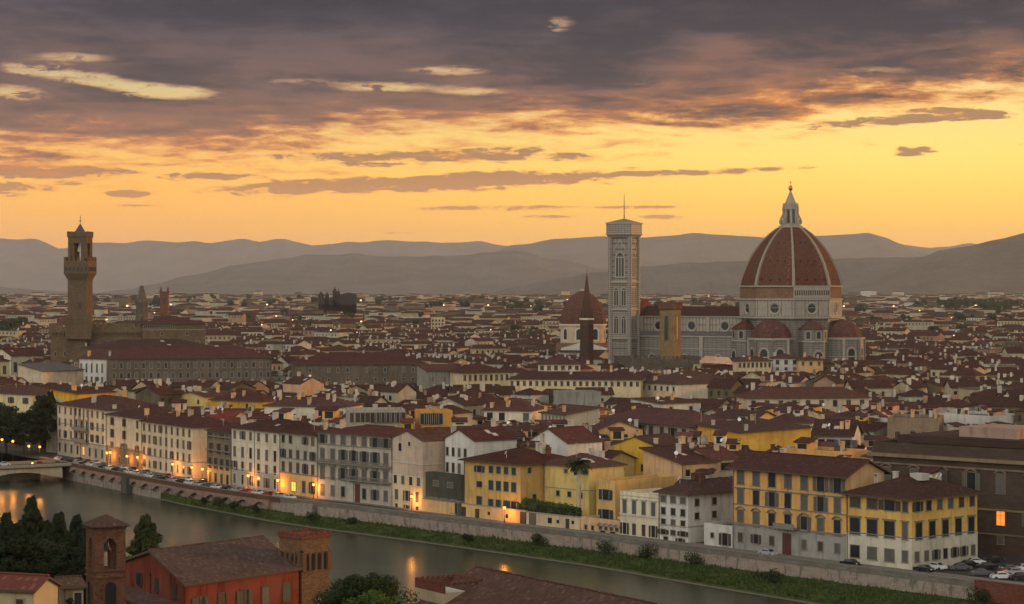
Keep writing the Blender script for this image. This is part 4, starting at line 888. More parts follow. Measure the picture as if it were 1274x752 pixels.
# the dome: a pointed octagonal cloister vault
prof = [(26.6, 57.7), (26.1, 60.2), (24.7, 64.5), (22.6, 69.5), (20.2, 74.0), (17.3, 78.2), (13.9, 82.2), (10.2, 85.6), (6.4, 88.4)]
mb = MB()
for k in range(8):
    for (r0, z0), (r1, z1) in zip(prof, prof[1:]):
        a, b = pol(PH + 45 * k, r0), pol(PH + 45 * k + 45, r0); c, d = pol(PH + 45 * k + 45, r1), pol(PH + 45 * k, r1)
        mb.face([(*a, z0), (*b, z0), (*c, z1), (*d, z1)])
mb.build('dome', M['dome_tile'], cat, uv=True)
for k in range(8):
    mb = MB(); e = Vector((cos(R(PH + 45 * k)), sin(R(PH + 45 * k))))
    L = []
    for i, (r, z) in enumerate(prof):
        w = .78 - .36 * i / 8; o = pol(PH + 45 * k, r + .75); q = pol(PH + 45 * k, r - .6)
        L.append([(q[0] - e.x * w, q[1] - e.y * w, z), (o[0] - e.x * w, o[1] - e.y * w, z + .1), (o[0] + e.x * w, o[1] + e.y * w, z + .1), (q[0] + e.x * w, q[1] + e.y * w, z)])
    for a, b in zip(L, L[1:]):
        for i in range(3): mb.face([a[i], a[i + 1], b[i + 1], b[i]])
    mb.face(L[0])
    mb.build('rib', M['marble_rib'], cat)
for k in (7, 0, 1, 6):                                 # small round lights on three levels
    for (r, z), n in (((25.9, 60.8), 4), ((22.0, 70.6), 3), ((15.6, 80.2), 2)):
        for i in range(n):
            x, y = pol(FC[k], r * ap + .05); e = Vector((cos(R(FC[k])), sin(R(FC[k])))); s = (i - (n - 1) / 2) * r * .19
            MB().tube((x + e.x * s, y + e.y * s, z), (x + e.x * s + sin(R(FC[k])) * .35, y + e.y * s - cos(R(FC[k])) * .35, z - .1), .38, .38, 8).build('porthole', M['glass'], cat)
ln = MB().prism(octo(6.3, PH), 88.2, 89.4, bot=True).prism(octo(5.3, PH), 89.4, 90.4).prism(octo(2.6, PH), 90.4, 98.0).prism(octo(4.5, PH), 98.0, 98.8, bot=True).prism(octo(3.6, PH), 98.8, 101.2)
for k in range(8):
    a = pol(PH + 45 * k, 3.6); ln.tube((*a, 90.3), (*a, 98), .75, .75, 6)
    a = pol(PH + 45 * k, 5.3); ln.tube((*a, 90.3), (*a, 92.6), .7, .7, 6); ln.tube((*a, 92.6), (*pol(PH + 45 * k, 4.1), 95.4), .5, .35, 6)
    a = pol(PH + 45 * k, 3.9); ln.tube((*a, 98.8), (*a, 101.8), .4, .15, 5)
lno = ln.build('lantern', M['marble_plain'], cat)
for k in range(8):
    MB().tube((*pol(FC[k], 2.62), 91.2), (*pol(FC[k], 2.62), 97.0), .55, .55, 4).build('lantern_window', M['glass'], lno)
MB().prism(octo(3.0, PH), 101.2, 107.9, poly2=octo(.35, PH)).build('lantern_cone', M['marble_plain'], cat)
MB().lathe([(.05, 107.8), (.7, 108.1), (1.15, 109.0), (1.15, 109.7), (.7, 110.5), (.05, 110.9)], 14).build('golden_ball', M['gold'], cat, smooth=True)
MB().box(-.14, .14, -.14, .14, 110.8, 113.4).box(-.75, .75, -.12, .12, 112.2, 112.5).build('cross', M['gold'], cat)
# tribunes with half domes and the little exedrae between them
for phi in (-26.5, 63.5, 153.5):
    c = pol(phi, 28.2 if phi > 0 else 30.5); ph = phi - 22.5
    body = [(c[0] + x, c[1] + y) for x, y in octo(11.6, ph)]
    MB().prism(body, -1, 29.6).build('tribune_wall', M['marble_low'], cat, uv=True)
    MB().prism([(c[0] + x, c[1] + y) for x, y in octo(12.2, ph)], 29.6, 30.7, bot=True).build('cornice', M['marble_plain'], cat)
    MB().prism([(c[0] + x, c[1] + y) for x, y in octo(11.75, ph)], 20.6, 21.2, bot=True).build('cornice', M['marble_plain'], cat)
    hp = [(10.6, 30.7), (10.2, 32.8), (9.0, 35.3), (6.9, 37.6), (3.9, 39.4), (.2, 40.3)]
    mb = MB()
    for k in range(8):
        for (r0, z0), (r1, z1) in zip(hp, hp[1:]):
            a, b, e, f = pol(ph + 45 * k, r0), pol(ph + 45 * k + 45, r0), pol(ph + 45 * k + 45, r1), pol(ph + 45 * k, r1)
            mb.face([(c[0] + a[0], c[1] + a[1], z0), (c[0] + b[0], c[1] + b[1], z0), (c[0] + e[0], c[1] + e[1], z1), (c[0] + f[0], c[1] + f[1], z1)])
    mb.build('half_dome', M['half_dome_tile'], cat, uv=True)
    for k in (-1, 0, 1):
        p_ = pol(phi + 45 * k, 11.6 * ap + .02); arch_window(cat, (c[0] + p_[0], c[1] + p_[1], 15.5), R(phi + 45 * k), 3.8, 9.5, 1, False, 1.0, 'marble_plain')
        for s in (-1, 1):
            v = pol(phi + 45 * k + 22.5 * s, 11.6)
            MB().tube((c[0] + v[0], c[1] + v[1], 0), (c[0] + v[0], c[1] + v[1], 29.6), .9, .8, 6).build('pilaster', M['marble_plain'], cat)
for phi in (18.5, -71.5, 108.5):
    c = pol(phi, 26.0)
    pts = [(c[0] + x, c[1] + y) for x, y in octo(7.4, phi - 22.5)]
    MB().prism(pts, -1, 35.0).build('exedra_wall', M['marble_low'], cat, uv=True)
    MB().prism([(c[0] + x, c[1] + y) for x, y in octo(8.1, phi - 22.5)], 35.0, 40.4, bot=True, poly2=[(c[0] + x, c[1] + y) for x, y in octo(.3, phi - 22.5)]).build('exedra_roof', M['half_dome_tile'], cat, uv=True)
    MB().prism([(c[0] + x, c[1] + y) for x, y in octo(7.9, phi - 22.5)], 28.4, 29.2, bot=True).build('cornice', M['marble_plain'], cat)
    for k in (-1, 0, 1):
        p_ = pol(phi + 45 * k, 7.4 * ap + .02); arch_window(cat, (c[0] + p_[0], c[1] + p_[1], 30.2), R(phi + 45 * k), 2.2, 3.8, 1, False, .5, 'marble_plain')
        p_ = pol(phi + 45 * k, 7.4 * ap + .02)
        if k == 0: arch_window(cat, (c[0] + p_[0], c[1] + p_[1], 14), R(phi), 4.4, 9.5, 1, False, 1.0, 'marble_plain')
# nave: axis w runs away to the left, s points to the side we see
nv = bpy.data.objects.new('nave', None); NAVE = R(-26.5)
nr = Matrix.Rotation(NAVE, 4, 'Z')                     # local -y = the side we see, local -x = towards the west front
def npart(mb, name, m):
    o = mb.build(name, M[m], cat, uv=True); o.rotation_euler = (0, 0, NAVE); return o
X0, X1 = -83.0, -22.0
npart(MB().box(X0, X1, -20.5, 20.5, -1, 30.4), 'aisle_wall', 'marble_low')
mb = MB()
for s in (-1, 1): mb.face([(X0, s * 21, 31.0), (X1, s * 21, 31.0), (X1, s * 10.6, 33.4), (X0, s * 10.6, 33.4)])
npart(mb, 'aisle_roof', 'slate')
npart(MB().box(X0 - .2, X1, -21.1, 21.1, 30.4, 31.0), 'cornice', 'marble_plain')
npart(MB().box(X0, X1, -10.6, 10.6, 30, 40.8), 'clerestory', 'marble')
npart(MB().box(X0 - .2, X1, -11.3, 11.3, 40.8, 41.6), 'cornice', 'marble_plain')
npart(MB().box(X0 - .2, X1, -20.75, -20.5, 17.0, 17.6).box(X0 - .2, X1, -20.8, -20.5, 24.0, 24.5), 'string_course', 'marble_plain')
mb = MB()
for s in (-1, 1): mb.face([(X0, s * 11.6, 41.6), (X1, s * 11.6, 41.6), (X1, 0, 46.6), (X0, 0, 46.6)])
npart(mb, 'nave_roof', 'tile_brown')
mb = MB(); mb.mesh([(X0 - 2.2, -12.5, 30), (X0 - 2.2, 12.5, 30), (X0 - 2.2, 12.5, 44), (X0 - 2.2, 0, 50.4), (X0 - 2.2, -12.5, 44), (X0 + .6, -12.5, 30), (X0 + .6, 12.5, 30), (X0 + .6, 12.5, 44), (X0 + .6, 0, 50.4), (X0 + .6, -12.5, 44)], [(0, 1, 2, 3, 4), (9, 8, 7, 6, 5), (0, 4, 9, 5), (1, 6, 7, 2), (4, 3, 8, 9), (3, 2, 7, 8)])
npart(mb, 'west_front_gable', 'brick_red')
npart(MB().box(X0 - 3, X0 + .4, -21.4, 21.4, -1, 33), 'west_front', 'marble')
cr = lambda x, y: (x * cos(NAVE) - y * sin(NAVE), x * sin(NAVE) + y * cos(NAVE))
for x in (-33, -52, -71):
    oculus(cat, -26.5, 0, 36.2, 2.3, org=cr(x, -10.66))
for x in (-24, -42.5, -61.5, -81):
    npart(MB().box(x - .9, x + .9, -11.3, -10.6, 33, 40.8), 'buttress', 'marble_plain'); npart(MB().box(x - 1, x + 1, -21.3, -20.5, 0, 30.4), 'buttress', 'marble_plain')
for x in (-33, -52, -71): arch_window(cat, (*cr(x, -20.56), 9), NAVE, 3.0, 12, 2, True, .8, 'marble_plain')
OCC.update(mark([(DC.x + x, DC.y + y) for x, y in octo(50, 0)])); OCC.update(mark([tuple(DC + Vector(cr(*q))) for q in ((-90, -32), (0, -32), (0, 32), (-90, 32))]))
# ------------------------------------------------------------------ the bell tower
cp = Vector((60.0, 1161.0)); S2 = 5.5
bt = thing('bell_tower', 'tall square marble bell tower beside the domed cathedral, thin pole on top', 'bell tower', (cp.x, cp.y, 0), NAVE)
def tpart(mb, name, m): return mb.build(name, M[m], bt, uv=True)
st = [(-1, 29.4, 'marble_low'), (30.2, 44.6, 'marble_fine'), (45.4, 59.2, 'marble_fine'), (60.0, 83.6, 'marble_fine')]
for z0, z1, m_ in st: tpart(MB().box(-S2, S2, -S2, S2, z0, z1), 'shaft', m_)
for z in (29.4, 44.6, 59.2): tpart(MB().box(-S2 - .9, S2 + .9, -S2 - .9, S2 + .9, z, z + .8), 'cornice', 'marble_plain')
for sx in (-1, 1):
    for sy in (-1, 1):
        mb = MB(); c = (sx * S2, sy * S2)
        mb.prism([(c[0] + x, c[1] + y) for x, y in octo(1.25, 22.5)], -1, 83.6); tpart(mb, 'corner_buttress', 'marble_fine')
mb = MB(); sq = lambda k: [(-k, -k), (k, -k), (k, k), (-k, k)]
mb.prism(sq(S2 + 1.0), 83.6, 85.0, bot=True, poly2=sq(S2 + 1.75)); mb.prism(sq(S2 + 1.75), 85.0, 90.6); tpart(mb, 'parapet', 'marble_fine')
plain('serpentine', (.075, .07, .058), .8)
for z in (4, 8, 12, 16, 20, 24, 28, 31.4, 43.2, 46.4, 57.8, 61.4, 64.5, 67.6, 70.7, 73.8, 76.9, 80, 82.6): tpart(MB().prism(sq(S2 + .04), z, z + .42, bot=True), 'dark_band', 'serpentine')
tpart(MB().prism(sq(S2 + 2.1), 90.6, 91.4, bot=True), 'cornice', 'marble_plain'); tpart(MB().prism(sq(S2 + 2.0), 85.0, 85.5, bot=True), 'cornice', 'marble_plain')
tpart(MB().prism(sq(S2 + 1.6), 91.4, 93.6, poly2=sq(.25)), 'roof', 'trim_grey')
MB().tube((0, 0, 93.2), (0, 0, 107.0), .28, .12, 6).build('flagpole', M['metal'], bt)
for rz, f in ((0, (0, -1)), (R(90), (1, 0)), (R(-90), (-1, 0)), (R(180), (0, 1))):
    o = lambda x, z: (f[0] * (S2 + .03) - f[1] * x, f[1] * (S2 + .03) + f[0] * x, z)
    arch_window(bt, o(0, 62.6), rz, 4.4, 12.6, 3, True, .8, 'marble_plain')
    mb = MB(); mb.mesh([(-4.2, -.3, 76.2), (4.2, -.3, 76.2), (0, -.3, 82.6), (-3.3, -.3, 76.5), (3.3, -.3, 76.5), (0, -.3, 81.4)], [(0, 3, 5, 2), (1, 2, 5, 4), (0, 1, 4, 3)])
    g = mb.build('gable_moulding', M['marble_plain'], bt); g.rotation_euler = (0, 0, rz); g.location = o(0, 0)
    for z in (47.2, 32.2):
        for x in (-2.2, 2.2): arch_window(bt, o(x, z), rz, 2.3, 9.2, 2, True, .5, 'marble_plain')
        g = MB().mesh([(-4.2, -.12, z - 1.2), (4.2, -.12, z - 1.2), (4.2, -.12, z + 11.4), (-4.2, -.12, z + 11.4), (-3.85, -.12, z - .8), (3.85, -.12, z - .8), (3.85, -.12, z + 11), (-3.85, -.12, z + 11)], [(0, 1, 5, 4), (1, 2, 6, 5), (2, 3, 7, 6), (3, 0, 4, 7)]).build('panel_frame', M['marble_plain'], bt); g.rotation_euler = (0, 0, rz); g.location = o(0, 0)
OCC.update(mark([(cp.x - 11, cp.y - 11), (cp.x + 11, cp.y - 11), (cp.x + 11, cp.y + 11), (cp.x - 11, cp.y + 11)]))
# ------------------------------------------------------------------ towers of the old town
def merlons(mb, x0, x1, y0, y1, z, w=.9, h=1.3, t=.5, gap=.8, m=0):
    for (ax, ay, bx, by, nx, ny) in ((x0, y0, x1, y0, 0, 1), (x1, y0, x1, y1, -1, 0), (x1, y1, x0, y1, 0, -1), (x0, y1, x0, y0, 1, 0)):
        L = sqrt((bx - ax) ** 2 + (by - ay) ** 2); n = max(2, int(round((L + gap) / (w + gap)))); st_ = (L - w) / (n - 1); ux, uy = (bx - ax) / L, (by - ay) / L
        for i in range(n):
            if i == n - 1: continue
            s = i * st_; p = (ax + ux * s, ay + uy * s); q = (p[0] + ux * w + nx * t, p[1] + uy * w + ny * t)
            mb.box(min(p[0], q[0]), max(p[0], q[0]), min(p[1], q[1]), max(p[1], q[1]), z, z + h, m)
    return mb
def at_z0(px, y): return ((px - CX) * y / FPX, y, 0)
# crenellated brown tower
bp = at_z0(834, 1085); t = thing('crenellated_tower', 'plain ochre stone tower with slit openings and battlements in front of the nave', 'tower', bp, R(-34)); OCC.update(mark([(bp[0] - 6, bp[1] - 6), (bp[0] + 6, bp[1] - 6), (bp[0] + 6, bp[1] + 6), (bp[0] - 6, bp[1] + 6)]))
stone('ochre_stone', (.20, .138, .072), 1.0, .45, .75, .18)
MB().box(-3.9, 3.9, -3.9, 3.9, -1, 46.2).build('shaft', M['ochre_stone'], t, uv=True)
mb = MB().prism(sq(3.9), 45.2, 46.2, poly2=sq(4.5)).prism(sq(4.5), 46.2, 47.6); merlons(mb, -4.5, 4.5, -4.5, 4.5, 47.6, 1.2, 1.7, .5, .9); mb.build('battlement', M['brick'], t, uv=True)
for rz, f in ((0, (0, -1)), (R(90), (1, 0))):
    o = lambda x, z: (f[0] * 3.93 - f[1] * x, f[1] * 3.93 + f[0] * x, z)
    arch_window(t, o(0, 30.5), rz, 1.9, 12.0, 1, False, .25, 'ochre_stone')
MB().tube((-2, 0, 47), (-2, 0, 58.5), .1, .05, 5).build('lightning_rod', M['metal'], t)
# battlemented palace body beside it
a, b = at(786, 446, 1062), at(872, 446, 1075)
rB = house('dark battlemented stone palace wall below the bell tower and nave', (a.x, a.y), (b.x, b.y), 22, 20.5, 'flat', 0, 'darkstone', name='battlemented_palace', cat='palace', chim=0)
mb = MB(); merlons(mb, 0, (b - a).length, 0, 22, 21.25, 1.3, 1.4, .5, 1.1); mb.build('battlement', M['darkstone'], rB, uv=True)
stone('brick_dark', (.085, .046, .032), .45, .16, .8, .35)
# brick tower with a slender spire
bp = at_z0(730, 1075); t = thing('spired_tower', 'slender brown brick tower with sharp six-sided spire left of the bell tower', 'tower', bp); OCC.update(mark([(bp[0] - 5, bp[1] - 5), (bp[0] + 5, bp[1] - 5), (bp[0] + 5, bp[1] + 5), (bp[0] - 5, bp[1] + 5)]))
hexa = lambda r: octo(r, 8, 6)
MB().prism(hexa(3.5), -1, 40.6).build('shaft', M['brick_dark'], t, uv=True)
for z in (22.6, 31.5, 40.6): MB().prism(hexa(3.9), z, z + .9, bot=True).build('cornice', M['trim_pale' if z > 40 else 'brick_dark'], t)
MB().prism(hexa(3.3), 41.5, 63.5, poly2=hexa(.15)).build('spire', M['brick_dark'], t, uv=True); MB().tube((0, 0, 63), (0, 0, 66), .12, .05, 5).build('finial', M['metal'], t)
for k in range(6):
    q = pol(8 + 30 + 60 * k, 3.5 * cos(R(30)) + .03)
    for z, hh in ((33.2, 4.6), (24.4, 5.2)): arch_window(t, (*q, z), R(38 + 60 * k), 1.5, hh, 1, True, .25, 'brick_dark')
    q2 = pol(38 + 60 * k, 2.6); MB().prism([(q2[0] - .8, q2[1] - .8), (q2[0] + .8, q2[1] - .8), (q2[0] + .8, q2[1] + .8), (q2[0] - .8, q2[1] + .8)], 41.5, 46, poly2=[(q2[0], q2[1])] * 4).build('pinnacle', M['brick_dark'], t)
# smaller red dome behind
bp = at_z0(725.5, 1340); t = thing('domed_chapel', 'smaller plain red dome on a cream drum behind the spired tower', 'chapel', bp); OCC.update(mark([(bp[0] - 18, bp[1] - 18), (bp[0] + 18, bp[1] - 18), (bp[0] + 18, bp[1] + 18), (bp[0] - 18, bp[1] + 18)]))
MB().prism(octo(17, 10), -1, 23).build('chapel_wall', M['masonry'], t, uv=True); MB().prism(octo(14.2, 10), 23, 33.6).build('drum', M['buff'], t); MB().prism(octo(15, 10), 33.6, 34.6, bot=True).build('cornice', M['trim_pale'], t)
hp = [(14.6, 34.6), (14.2, 39), (12.8, 43.8), (10.4, 48.2), (7.0, 52.0), (3.2, 54.4), (1.6, 55.0)]
mb = MB()
for k in range(8):
    for (r0, z0), (r1, z1) in zip(hp, hp[1:]):
        mb.face([(*pol(10 + 45 * k, r0), z0), (*pol(55 + 45 * k, r0), z0), (*pol(55 + 45 * k, r1), z1), (*pol(10 + 45 * k, r1), z1)])
mb.build('dome', M['half_dome_tile'], t, uv=True); MB().prism(octo(1.7, 10), 54.6, 55.8).build('lantern', M['trim_pale'], t)
for k in range(8): arch_window(t, (*pol(32.5 + 45 * k, 14.2 * ap + .05), 25), R(32.5 + 45 * k), 3.6, 6.6, 1, False, .9, 'trim_pale')
MB().mesh([(-14, -19, 20), (0, -19, 24), (14, -19, 20), (-14, -19, 10), (14, -19, 10), (-14, -16, 20), (0, -16, 24), (14, -16, 20)], [(3, 4, 2, 1, 0), (0, 1, 6, 5), (1, 2, 7, 6)]).build('porch_gable', M['white'], t)
# ------------------------------------------------------------------ the palace with the tall tower
YV = 1130.0; KV = YV / FPX; px2x = lambda px: (px - CX) * KV
bp = at_z0(99.8, YV); OCC.update(mark([(px2x(60), YV - 8), (px2x(258), YV - 8), (px2x(258), YV + 45), (px2x(60), YV + 45)]))
t = thing('palace_tower', 'tall brown palace tower with overhanging battlements and open belfry', 'tower', bp, R(-8))
MB().box(-5.0, 5.0, -5.0, 5.0, -1, 60.6).build('shaft', M['pietra'], t, uv=True)
mb = MB().prism(sq(5.0), 60.6, 64.0, poly2=sq(6.6)).prism(sq(6.6), 64.0, 70.6); merlons(mb, -6.6, 6.6, -6.6, 6.6, 70.6, 1.4, 2.0, .6, 1.0); gal = mb.build('gallery', M['pietra'], t, uv=True)
for rz, f in ((0, (0, -1)), (R(90), (1, 0)), (R(-90), (-1, 0))):
    for i in range(6):
        x = -5.3 + 2.12 * i; o = (f[0] * 6.63 - f[1] * x, f[1] * 6.63 + f[0] * x, 65.4); arch_window(t, o, rz, .9, 1.9, 1, False, .15, 'pietra')
mb = MB()
for sx in (-1, 1):
    for sy in (-1, 1): mb.prism([(sx * 4.0 + x, sy * 4.0 + y) for x, y in octo(1.15, 22.5)], 70.6, 81.6)
mb.box(-4.9, 4.9, -4.9, 4.9, 79.6, 82.2)
mb.box(-4.8, -2.0, -4.6, -3.9, 70.6, 79.6).box(2.0, 4.8, -4.6, -3.9, 70.6, 79.6).box(3.9, 4.6, -4.6, -2, 70.6, 79.6).box(3.9, 4.6, 2, 4.6, 70.6, 79.6).box(-4.6, -3.9, -4.6, -2, 70.6, 79.6).box(-4.6, -3.9, 2, 4.6, 70.6, 79.6).box(-4.8, -2.0, 3.9, 4.6, 70.6, 79.6).box(2.0, 4.8, 3.9, 4.6, 70.6, 79.6)
mb.build('belfry', M['pietra'], t, uv=True)
mb = MB().prism(sq(4.9), 82.2, 83.4, poly2=sq(5.3)).prism(sq(5.3), 83.4, 84.6); merlons(mb, -5.3, 5.3, -5.3, 5.3, 84.6, 1.0, 1.2, .45, .8); mb.build('battlement', M['pietra'], t, uv=True)
MB().lathe([(.05, 79.4), (.8, 79.0), (1.1, 77.6), (1.6, 75.4), (1.5, 75.3), (.05, 75.3)], 14).build('bell', M['whitepaint'], t, smooth=True)
MB().prism(sq(2.6), 84.6, 89.6, poly2=sq(.3)).build('roof_cap', M['metal'], t); MB().tube((0, 0, 89), (0, 0, 94.5), .16, .1, 6).lathe([(.02, 90.8), (.6, 91.4), (.02, 92.0)], 8).lathe([(.02, 92.8), (.4, 93.2), (.02, 93.6)], 8).build('weathervane', M['metal'], t)
for z in (46, 37): arch_window(t, (1.5, -5.03, z), 0, 1.2, 2.6, 1, False, .25, 'pietra')
MB().box(-5.6, 8.6, -7.4, -5.4, 30, 42.6).build('clock_base', M['pietra'], t, uv=True)
a, b = (px2x(64), YV - 2.0), (px2x(181), YV)
t2 = house('brown battlemented town palace at the foot of the tall palace tower', a, b, 36, 35.2, 'flat', 0, 'palace_stone', name='town_palace', cat='palace', chim=0, reserve=False, back=((px2x(181), YV + 38), (px2x(72), YV + 38)),
    wins=[(0, 9, 7.6, 2.0, 3.6, 'g', (.42, 1)), (0, 4, 12, 1.2, 2.2, 'g', (0, .4))])
Lw = b[0] - a[0]; mb = MB().box(-.7, Lw + .4, -.8, 0, 33.2, 36.2); merlons(mb, -.7, Lw + .4, -.8, 30, 36.2, 1.6, 1.8, .6, 1.3); mb.build('battlement', M['palace_stone'], t2, uv=True)
mb = MB()
for i in range(24): mb.box(.2 + i * Lw / 24, .9 + i * Lw / 24, -.75, 0, 31.8, 33.2)
mb.build('corbel_table', M['palace_stone'], t2, uv=True)
a, b = (px2x(181), YV - 6), (px2x(254), YV + 4)
house('warm brown rear block of the town palace under a low maroon roof', a, b, 34, 38.0, 'hip', 4.2, 'palace_stone', name='town_palace', cat='palace', chim=2, reserve=False, wins=[(0, 16, .9, .9, 1.4, 'g', (0, .5)), (0, 4, 9.0, 2.2, 3.6, ['g', 'N']), (0, 5, 4.6, 1.2, 1.6, ['-', 'g'])], trims=[(34.6, .2, .3)])
bp = at_z0(176.5, 1260); t = thing('pointed_tower', 'slim dark stone tower with a worn pointed top behind the town palace', 'tower', bp)
MB().prism(octo(3.6, 20, 6), -1, 47).build('shaft', M['darkstone'], t, uv=True); MB().prism(octo(3.9, 20, 6), 47, 48, bot=True).build('cornice', M['darkstone'], t); MB().prism(octo(3.4, 20, 6), 48, 58, poly2=octo(1.0, 20, 6)).build('spire', M['darkstone'], t, uv=True)
bp = at_z0(204.5, 2500); t = thing('brick_tower', 'distant reddish square church tower far behind the pointed tower', 'tower', bp)
MB().box(-4.4, 4.4, -4.4, 4.4, 0, 52).build('shaft', M['brick_red'], t, uv=True); mb = MB().box(-5, 5, -5, 5, 52, 54)
for sx in (-1, 1):
    for sy in (-1, 1): mb.prism([(sx * 4 + x, sy * 4 + y) for x, y in sq(.8)], 54, 61, poly2=[(sx * 4, sy * 4)] * 4)
mb.build('pinnacle', M['brick_red'], t); arch_window(t, (0, -4.45, 40), 0, 3, 7, 1, False, .4, 'brick_red')
# far twin-towered church on the skyline
bp = at_z0(420, 3300); g0 = gz(3300); t = thing('hilltop_church', 'distant dark church block with twin towers on the plain skyline', 'church', (bp[0], bp[1], g0)); kf = 3300 / FPX
def fb(x0, x1, py, name, mat_='far_dark', pt=0): 
    z = zat(py, 3300) - g0; mb = MB().box((x0 - 420) * kf, (x1 - 420) * kf, -12, 12, -2, z)
    if pt: c = (x0 + x1) / 2 - 420; h2 = (x1 - x0) / 2 * kf; mb.prism([(c * kf - h2, -h2), (c * kf + h2, -h2), (c * kf + h2, h2), (c * kf - h2, h2)], z, zat(pt, 3300) - g0, poly2=[(c * kf, 0)] * 4)
    return mb.build(name, M[mat_], t, uv=True)
fb(397, 402, 366, 'tower', pt=362.5); fb(402, 409, 371, 'wing'); fb(405, 408.5, 367, 'tower', pt=363); fb(414.5, 418.5, 362, 'tower', pt=357); fb(419.5, 422.5, 364, 'tower', pt=360); fb(409, 424, 372, 'nave'); fb(424, 443, 366.5, 'hall', pt=364); fb(397, 443, 379, 'base')
bp = at_z0(82, 2050); t = thing('red_domed_church', 'distant small red cupola church left of the palace tower', 'church', (bp[0], bp[1], gz(2050)))
MB().box(-14, 16, -10, 10, -1, 14).build('nave', M['peach'], t); MB().prism(octo(6.5, 0), 13, 20).build('drum', M['peach'], t); MB().lathe([(6.8, 20), (6.2, 23), (4.4, 26.5), (1.2, 28.6), (.1, 29)], 12).build('cupola', M['tile_bright'], t, smooth=True)
bp = at_z0(362, 1900); t = thing('red_spired_church', 'distant orange-red church roof with tiny spire left of centre', 'church', (bp[0], bp[1], gz(1900)))
MB().box(-8, 8, -6, 6, -1, 17).build('nave', M['tile_bright'], t); MB().prism(sq(7), 17, 22, poly2=sq(1)).build('roof', M['tile_bright'], t); MB().prism(sq(1.3), 20, 40, poly2=sq(.3)).build('spire', M['tile_bright'], t)
bp = at_z0(545, 2050); t = thing('apartment_block', 'distant pale many-windowed tower block standing above the far roofs', 'building', (bp[0], bp[1], gz(2050)))
MB().box(-6.5, 6.5, -6, 6, -1, 27).build('wall', M['buff'], t)
for i in range(4):
    for j in range(6): window(t, (-4.6 + 3.05 * i, -6.0, 6 + j * 3.4), 0, 1.6, 2.0, 'g', False)
# ------------------------------------------------------------------ river wall, bank, bridge
def wall_thing(label, i0, i1, base, m_):
    a = WALL[i0]; root = thing('river_wall', label, 'wall', (a.x, a.y, 0)); w = MB(); par = MB(); cop = MB()
    for i in range(i0, i1):
        p, q = WALL[i] - a, WALL[i + 1] - a; n0_, n1_ = inward(i), inward(i + 1)
        A = lambda k, z: (p.x + n0_.x * k, p.y + n0_.y * k, z)
        B = lambda k, z: (q.x + n1_.x * k, q.y + n1_.y * k, z)
        def bx(mb, k0, k1, z0, z1):
            mb.mesh([A(k0, z0), B(k0, z0), B(k1, z0), A(k1, z0), A(k0, z1), B(k0, z1), B(k1, z1), A(k1, z1)], [(0, 1, 5, 4), (4, 5, 6, 7), (1, 2, 6, 5), (2, 3, 7, 6), (3, 0, 4, 7)])
        bx(w, base, .42, -9, -.25); bx(par, -.05, .42, -.25, .92); bx(cop, -.14, .5, .92, 1.06)
    w.build('wall', M[m_], root, uv=True); par.build('parapet', M['parapet_stone' if i0 else 'brick'], root, uv=True); cop.build('coping', M['trim_grey'], root)
    return root
m, nt, b = mat('riverwall_stone', .92); p = wpos(nt); x, y, z = sep(nt, p)
t = nt.nodes.new('ShaderNodeTexBrick'); nt.links.new(uvco(nt).s, t.inputs['Vector']); t.inputs['Scale'].default_value = 1; t.inputs['Brick Width'].default_value = 1.1; t.inputs['Row Height'].default_value = .45; t.inputs['Mortar Size'].default_value = .03
t.inputs['Color1'].default_value = (.23, .19, .152, 1); t.inputs['Color2'].default_value = (.31, .25, .20, 1); t.inputs['Mortar'].default_value = (.18, .15, .12, 1)
n1 = noise(nt, p, .35, 5, .65); n2 = noise(nt, comb(nt, x, y, z * .35), .8, 5, .7)
c_ = mixc(nt, n1.step(.42, .62) * .75, S(nt, t.outputs[0]), (.31, .24, .195)); c_ = mixc(nt, n2.step(.48, .66) * .9, c_, (.11, .10, .08))
setc(nt, b, c_); bumpn(nt, b, n2, .5, .1); M['riverwall_stone'] = m
stone('parapet_stone', (.17, .15, .125), 1.4, .5, .75, .2)
stone('quay_brick', (.27, .18, .14), .6, .25, .8, .25)
rw = wall_thing('tall river wall with a row of corbelled arches below the parked cars', 0, 4, .9, 'riverwall_stone')
wall_thing('long low grey river wall with mottled stone foot beside the grassy bank', 4, len(WALL) - 1, 0.0, 'riverwall_stone')
def along(s):
    """point and direction s metres along the wall from the bridge"""
    for i in range(len(WALL) - 1):
        L = (WALL[i + 1] - WALL[i]).length
        if s <= L or i == len(WALL) - 2: d = (WALL[i + 1] - WALL[i]) / L; return WALL[i] + d * s, d, inward(i)
        s -= L
Ltot = sum((WALL[i + 1] - WALL[i]).length for i in range(4))
s = 4.0; o0 = WALL[0]
